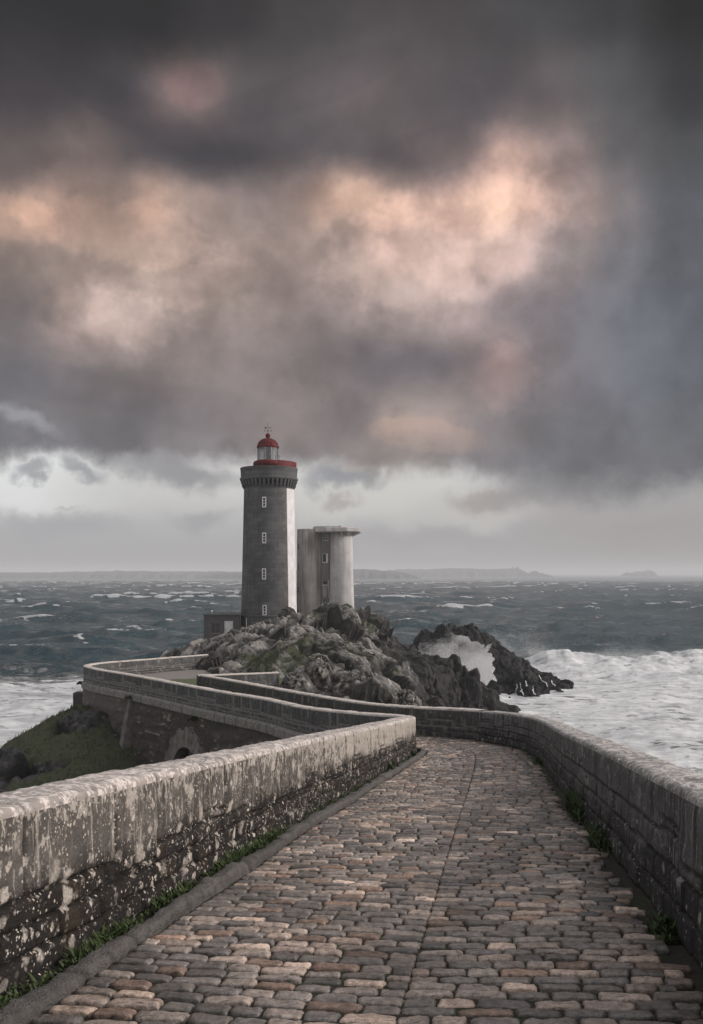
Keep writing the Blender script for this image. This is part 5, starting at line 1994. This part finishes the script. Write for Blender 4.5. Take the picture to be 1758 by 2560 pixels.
M_LENS = plain('lens_glass', (0.05, 0.065, 0.06), 0.18, var=0.4, scale=5)
le = MB().lathe([(0.30, zb), (0.30, zb + 0.25), (0.50, zb + 0.35), (0.56, zb + 0.6), (0.56, zb + 0.9), (0.5, zb + 1.05), (0.30, zb + 1.35), (0.10, zb + 1.62), (0.0, zb + 1.66)], 32, c=(xl, 0))
for i in range(6):
    z = zb + 0.4 + i * 0.13
    le.lathe([(0.53, z), (0.60, z + 0.03), (0.53, z + 0.06)], 32, c=(xl, 0))
le.build('lens', M_LENS, lan, True)
# roof
zr0 = Zl(257)
dome = MB().lathe([(1.36, zr0), (1.47, zr0 + 0.02), (1.49, zr0 + 0.10), (1.47, zr0 + 0.28), (1.40, zr0 + 0.34)] +
                  [(1.36 * cos(t), zr0 + 0.34 + 0.98 * sin(t)) for t in np.linspace(0.02, 1.28, 12)] +
                  [(0.30, Zl(180)), (0.24, Zl(178)), (0.26, Zl(174)), (0.20, Zl(172))] +
                  [(0.33 * sin(t), Zl(157) - 0.33 * cos(t)) for t in np.linspace(0.6, pi, 12)], 48, c=(xl, 0))
rf = dome.build('dome_roof', M_RED, LH, True)
sm = MB()
for i in range(10):
    a = 2 * pi * (i + 0.22) / 10
    sm.tube([(xl + 1.37 * cos(t) * cos(a), 1.37 * cos(t) * sin(a), zr0 + 0.35 + 0.99 * sin(t)) for t in np.linspace(0, 1.25, 9)], 0.022, 5)
sm.build('roof_rib', M_RED, rf, True)
vn = MB()
zt_ = Zl(138)
vn.tube([(xl, 0, zt_), (xl, 0, Zl(52))], [0.035, 0.018], 6)
za = Zl(119)
for a in (0.15, 0.15 + pi / 2):
    vn.tube([(xl - 0.47 * cos(a), -0.47 * sin(a), za), (xl + 0.47 * cos(a), 0.47 * sin(a), za)], 0.020, 5)
    for s_ in (-1, 1):
        vn.box(xl + s_ * 0.47 * cos(a) - 0.05, xl + s_ * 0.47 * cos(a) + 0.05, s_ * 0.47 * sin(a) - 0.03, s_ * 0.47 * sin(a) + 0.03, za - 0.07, za + 0.07)
zv = Zl(95)
vn.tube([(xl - 0.42, 0.05, zv), (xl + 0.46, -0.05, zv)], 0.022, 5)
v = [(xl - 0.45, 0.03, zv + 0.20), (xl - 0.12, 0.03, zv + 0.02), (xl - 0.45, 0.03, zv - 0.20), (xl - 0.36, 0.03, zv)]
v = v + [(a, b + 0.04, c) for a, b, c in v]
vn.add(v, [(0, 1, 2, 3), (7, 6, 5, 4)] + [(i, (i + 1) % 4, 4 + (i + 1) % 4, 4 + i) for i in range(4)])
v = [(xl + 0.46, -0.07, zv), (xl + 0.30, -0.07, zv + 0.09), (xl + 0.30, -0.07, zv - 0.09)]
v = v + [(a, b + 0.04, c) for a, b, c in v]
vn.add(v, [(0, 1, 2), (5, 4, 3)] + [(i, (i + 1) % 3, 3 + (i + 1) % 3, 3 + i) for i in range(3)])
vn.build('weather_vane', M_MET, rf)
MB().tube([(xl + 1.6, -0.6, Zl(360)), (xl + 1.65, -0.6, Zl(325)), (xl + 1.45, -0.6, Zl(318))], 0.025, 5).tube([(xl + 1.72, -0.6, Zl(328)), (xl + 1.4, -0.6, Zl(332))], 0.02, 5).build('aerial', M_MET, LH)
# foot of the tower
MB().lathe([(3.70, Zl(1578)), (3.92, Zl(1582)), (3.94, Zl(1592)), (3.86, Zl(1596)), (3.86, 0.0 - 1.5)], 96).build('plinth', M_ST2, LH)
MB().tube([(lx(462), -3.93, Zl(1700)), (lx(462), -3.93, Zl(1605)), (lx(462), -3.99, Zl(1598))], 0.05, 8).build('drainpipe', M_GREY, LH)
r_ = 3.7
MB().tube([(lx(462), -sqrt(float(rsh(z)) ** 2 - lx(462) ** 2) - 0.015, z) for z in np.linspace(Zl(1580), Zl(590), 12)], 0.02, 5).build('lightning_cable', M_MET, LH)

# ------------------------------------------------------------------ annex at the foot of the lighthouse
AX = thing('annex_building', 'low flat roofed grey annex with a white door at the foot of the lighthouse', 'building', (-11.06, 116.2, BASE))
M_AX = concrete_mat('annex_render', (0.082, 0.079, 0.078), (0.042, 0.042, 0.043), 0.6)
sc_ = 116.2 / 118.0
ax = lambda c: (c - 615) * KL * sc_ + 0.0
azz = lambda c: (CZ + (394 - c / 3.192) / 2200.0 * 114.0) - BASE
yw = -2.2
y1 = 2.6
x0, x1 = ax(127), ax(415)
dx0, dx1 = ax(287), ax(357)
wx0, wx1 = ax(188), ax(250)
zB, zT = azz(1770), azz(1592)
dz1 = azz(1634)
wz0, wz1 = azz(1732), azz(1655)
w = MB()
w.box(x0, wx0, yw, yw + 0.3, zB, zT)
w.box(wx1, dx0, yw, yw + 0.3, zB, zT)
w.box(dx1, x1, yw, yw + 0.3, zB, zT)
w.box(wx0, wx1, yw, yw + 0.3, zB, wz0)
w.box(wx0, wx1, yw, yw + 0.3, wz1, zT)
w.box(dx0, dx1, yw, yw + 0.3, dz1, zT)
w.box(x0, x0 + 0.3, yw + 0.3, y1, zB, zT)
w.box(x0 + 0.3, x1, y1 - 0.3, y1, zB, zT)
w.build('wall', M_AX, AX)
MB().box(x0 - 0.08, x1, yw - 0.10, y1 + 0.1, zT + 0.002, zT + 0.17, 0.02).build('roof', plain('roof_slab', (0.065, 0.065, 0.067), 0.8), AX)
MB().box(x0 - 0.14, dx0 - 0.1, yw - 0.14, y1 + 0.1, zB - 2.2, zB - 0.002, 0.03).build('plinth', M_AX, AX)
dr = MB().box(dx0 + 0.02, dx1 - 0.02, yw + 0.06, yw + 0.11, zB, dz1 - 0.02, 0.008).build('door', M_WH, AX)
MB().box(dx0 + 0.10, dx0 + 0.15, yw + 0.0, yw + 0.058, zB + 0.95, zB + 1.12, 0.01).build('handle', M_MET, dr)
wn = MB()
wn.box(wx0, wx1, yw + 0.12, yw + 0.2, wz0, wz1)
wn = wn.build('window', plain('old_shutter', (0.05, 0.048, 0.048), 0.7), AX)
MB().box(wx0 - 0.06, wx1 + 0.06, yw - 0.05, yw + 0.118, wz0 - 0.09, wz0 - 0.002, 0.01).build('sill', plain('sill_stone', (0.16, 0.155, 0.15), 0.8), wn)
b = MB()
b.box((wx0 + wx1) / 2 - 0.03, (wx0 + wx1) / 2 + 0.03, yw + 0.08, yw + 0.118, wz0, wz1)
b.box(wx0, wx1, yw + 0.085, yw + 0.118, (wz0 + wz1) / 2, (wz0 + wz1) / 2 + 0.06)
b.build('glazing_bar', plain('bar_paint', (0.10, 0.098, 0.095), 0.6), wn)
MB().tube([(ax(325), 0.2, zT + 0.15), (ax(325), 0.2, zT + 1.75)], [0.03, 0.015], 6).build('aerial', M_MET, AX)
MB().tube([(ax(205), -1.2, zT + 0.42), (ax(390), -1.2, zT + 0.50)], 0.03, 6).tube([(ax(215), -1.2, zT + 0.16), (ax(215), -1.2, zT + 0.42)], 0.02, 5).tube([(ax(380), -1.2, zT + 0.16), (ax(380), -1.2, zT + 0.49)], 0.02, 5).build('roof_rail', M_GREY, AX)
MB().tube([(ax(185), -1.6, zT + 0.16), (ax(185), -1.6, zT + 0.42)], 0.04, 6).lathe([(0.0, zT + 0.40), (0.11, zT + 0.45), (0.13, zT + 0.54), (0.09, zT + 0.63), (0.0, zT + 0.66)], 14, c=(ax(185), -1.6)).build('roof_lamp', M_WH, AX, True)

lw = MB()
xa, xb = -11.06 + 2.9, -11.06 + lx(1092)
lw.box(xa, xb, 115.0, 115.4, 8.6, lz(1590), 0.03)
lw.box(xa - 0.02, xb + 0.03, 114.95, 115.45, lz(1590) + 0.002, lz(1577), 0.03)
tag(lw.build('low_wall', M_ST2, None), 'low dark stone wall between the lighthouse and the pale tower', 'wall')
lw = MB()
lw.box(-11.06 + lx(520), -11.06 + lx(700), 111.2, 111.6, 8.6, lz(1622), 0.03)
tag(lw.build('low_wall', M_AX, None), 'short low wall among the rocks below the lighthouse windows', 'wall')
tag(MB().tube([(-11.06 + lx(696) * .93 - 0.35, 109, 9.2), (-11.06 + lx(696) * .93 - 0.35, 109, CZ - 109 * (1040 + 1620 / 3.192 - 1434) / 2200)], 0.07, 8).build('marker_post', M_GREY, None), 'thin pale post on the rock left of the dark round boulder', 'post')

# ------------------------------------------------------------------ disused concrete tower behind
DT = 123.0
KT = DT / 2200 / 3.192
tx = lambda c: (480 + c / 3.192 - 879) / 2200 * DT
tz = lambda c: CZ + 394.0 / 2200 * DT - KT * c
TX = tx(1065)
TB = 9.0
RT = thing('concrete_tower', 'disused pale concrete radar tower of two round shafts under a jutting flat slab', 'tower', (TX, DT, TB))
X_ = lambda c: tx(c) - TX
Z_ = lambda c: tz(c) - TB
M_C1 = concrete_mat('stained_concrete', (0.26, 0.248, 0.24), (0.095, 0.083, 0.077), 0.85)
M_C2 = concrete_mat('pale_concrete', (0.43, 0.42, 0.415), (0.17, 0.16, 0.155), 0.45)
M_C3 = concrete_mat('dark_concrete', (0.14, 0.135, 0.13), (0.055, 0.052, 0.05), 0.7)
rl = 99 * KT
MB().lathe([(rl + 0.02, -0.5), (rl, Z_(1300)), (rl - 0.02, Z_(905)), (rl - 0.18, Z_(903)), (rl - 0.20, Z_(930)), (0.0, Z_(930))], 64, c=(X_(937), 0.2)).build('left_shaft', M_C1, RT, True)
MB().lathe([(1.90, -0.5), (1.83, Z_(1550)), (1.72, Z_(1350)), (1.62, Z_(1150)), (1.56, Z_(925)), (0.0, Z_(925))], 64, c=(X_(1192), 0.0)).build('right_shaft', M_C2, RT, True)
rec = MB()
wl_, wr_ = X_(1000), X_(1135)
yr = -0.55
ops = [(948, 993), (1098, 1168), (1315, 1347), (1455, 1528)]
ztop = Z_(925)
cur = -0.5
ox0, ox1 = X_(1042), X_(1086)
for c0, c1 in reversed(ops):
    z0, z1 = Z_(c1), Z_(c0)
    rec.box(wl_, wr_, yr, yr + 0.35, cur, z0)
    rec.box(wl_, ox0, yr, yr + 0.35, z0, z1)
    rec.box(ox1, wr_, yr, yr + 0.35, z0, z1)
    cur = z1
rec.box(wl_, wr_, yr, yr + 0.35, cur, ztop)
rec.build('stair_wall', M_C3, RT)
for i, (c0, c1) in enumerate(ops):
    z0, z1 = Z_(c1), Z_(c0)
    f = MB()
    f.box(ox0, ox0 + 0.06, yr + 0.08, yr + 0.2, z0, z1).box(ox1 - 0.06, ox1, yr + 0.08, yr + 0.2, z0, z1)
    f.box(ox0 + 0.06, ox1 - 0.06, yr + 0.08, yr + 0.2, z0, z0 + 0.06).box(ox0 + 0.06, ox1 - 0.06, yr + 0.08, yr + 0.2, z1 - 0.06, z1)
    if i in (0, 3):
        f.box((ox0 + ox1) / 2 - 0.03, (ox0 + ox1) / 2 + 0.03, yr + 0.09, yr + 0.19, z0 + 0.06, z1 - 0.06)
        f.box(ox0 + 0.06, ox1 - 0.06, yr + 0.1, yr + 0.18, (z0 + z1) / 2 - 0.03, (z0 + z1) / 2 + 0.03)
    wf = f.build('window', M_WH if i == 1 else M_GREY, RT)
    if i == 1:
        MB().box(ox0 + 0.06, ox0 + 0.52, yr + 0.21, yr + 0.24, z0 + 0.06, z1 - 0.06).build('pane', M_DK, wf)
        MB().box(ox0 + 0.53, ox1 - 0.06, yr + 0.10, yr + 0.16, z0 + 0.06, z1 - 0.06).build('shutter', M_WH, wf)
    else:
        MB().box(ox0 + 0.06, ox1 - 0.06, yr + 0.21, yr + 0.24, z0 + 0.06, z1 - 0.06).build('pane', plain('dusty_glass_%d' % i, (0.10, 0.105, 0.11) if i != 2 else (0.03, 0.03, 0.03), 0.25), wf)
    MB().box(ox0 - 0.05, ox1 + 0.05, yr - 0.06, yr + 0.078, z0 - 0.10, z0 - 0.002, 0.01).build('sill', M_C2, wf)
MB().box(X_(1044), X_(1084), yr - 0.04, yr - 0.003, Z_(1448), Z_(1352), 0.01).build('panel', M_C1, RT)
MB().tube([(X_(1092), yr - 0.12, Z_(1450)), (X_(1092), yr - 0.12, Z_(1310))], 0.035, 6).build('drainpipe', M_WH, RT)
# jutting slab
sl_ = MB()


def octo(cx, cy, rx, ry, z, ch=0.42):
    return [(cx - rx * ch, cy - ry, z), (cx + rx * ch, cy - ry, z), (cx + rx, cy - ry * ch, z), (cx + rx, cy + ry * ch, z), (cx + rx * ch, cy + ry, z), (cx - rx * ch, cy + ry, z), (cx - rx, cy + ry * ch, z), (cx - rx, cy - ry * ch, z)]


cx_ = X_(1155)
lev = [(3.18, 2.5, Z_(930)), (3.32, 2.65, Z_(924)), (3.32, 2.65, Z_(899)), (3.24, 2.58, Z_(898)), (3.2, 2.55, Z_(894))]
v = []
for rx, ry, z in lev:
    v += octo(cx_, 0.1, rx, ry, z)
f = [tuple(range(7, -1, -1)), tuple(range(32, 40))]
for r in range(4):
    for i in range(8):
        f.append((r * 8 + i, r * 8 + (i + 1) % 8, r * 8 + 8 + (i + 1) % 8, r * 8 + 8 + i))
sl_.add(v, f)
v = []
for rx, ry, z in ((2.75, 2.1, Z_(893.5)), (2.75, 2.1, Z_(884))):
    v += octo(cx_ - 0.5, 0.1, rx, ry, z)
sl_.add(v, [tuple(range(7, -1, -1)), tuple(range(8, 16))] + [(i, (i + 1) % 8, 8 + (i + 1) % 8, 8 + i) for i in range(8)])
sl_.build('roof_slab', M_C2, RT)
c0x = X_(1192)
for a in (-0.10, -1.0, -1.55, 0.9):
    m = MB()
    ca, sa = cos(a), sin(a)
    r0, r1 = 1.5, (2.9 if a == -0.10 else 2.3)
    za, zb_ = Z_(966), Z_(931)
    tv = []
    for hw in (-0.10, 0.10):
        for r, z in ((r0, za), (r1, zb_), (r0, zb_)):
            tv.append((c0x + r * ca - hw * sa, r * sa + hw * ca, z))
    m.add(tv, [(0, 1, 2), (5, 4, 3), (0, 3, 4, 1), (1, 4, 5, 2), (2, 5, 3, 0)])
    m.build('bracket', M_C2, RT)
for c in (1045, 1205, 1385, 1560):
    a = -pi / 2 - radians(62)
    px, py = X_(937) + (rl - 0.06) * cos(a), 0.2 + (rl - 0.06) * sin(a)
    MB().box(px - 0.2, px + 0.2, py - 0.1, py + 0.1, Z_(c + 22), Z_(c - 22), 0.01, a + pi / 2).build('window', M_DK, RT)
MB().lathe([(0.0, Z_(884)), (0.14, Z_(884)), (0.12, Z_(876)), (0.0, Z_(874))], 10, c=(X_(1183), -0.5)).build('vent', M_C1, RT)

# ------------------------------------------------------------------ the air: one box of thin haze
m = bpy.data.materials.new('sea_haze')
m.use_nodes = True
m.node_tree.nodes.clear()
kk = NT(m.node_tree)
out = kk.n('ShaderNodeOutputMaterial')
vol = kk.n('ShaderNodeVolumePrincipled')
vol.inputs['Color'].default_value = (0.86, 0.87, 0.90, 1)
vol.inputs['Density'].default_value = 0.00027
vol.inputs['Anisotropy'].default_value = 0.0
kk.put(out.inputs['Volume'], vol.outputs[0])
hz = MB().box(-16500, 16500, -16500, 16500, -6, 72).build('haze', m, None)
struct(hz, 'stuff')
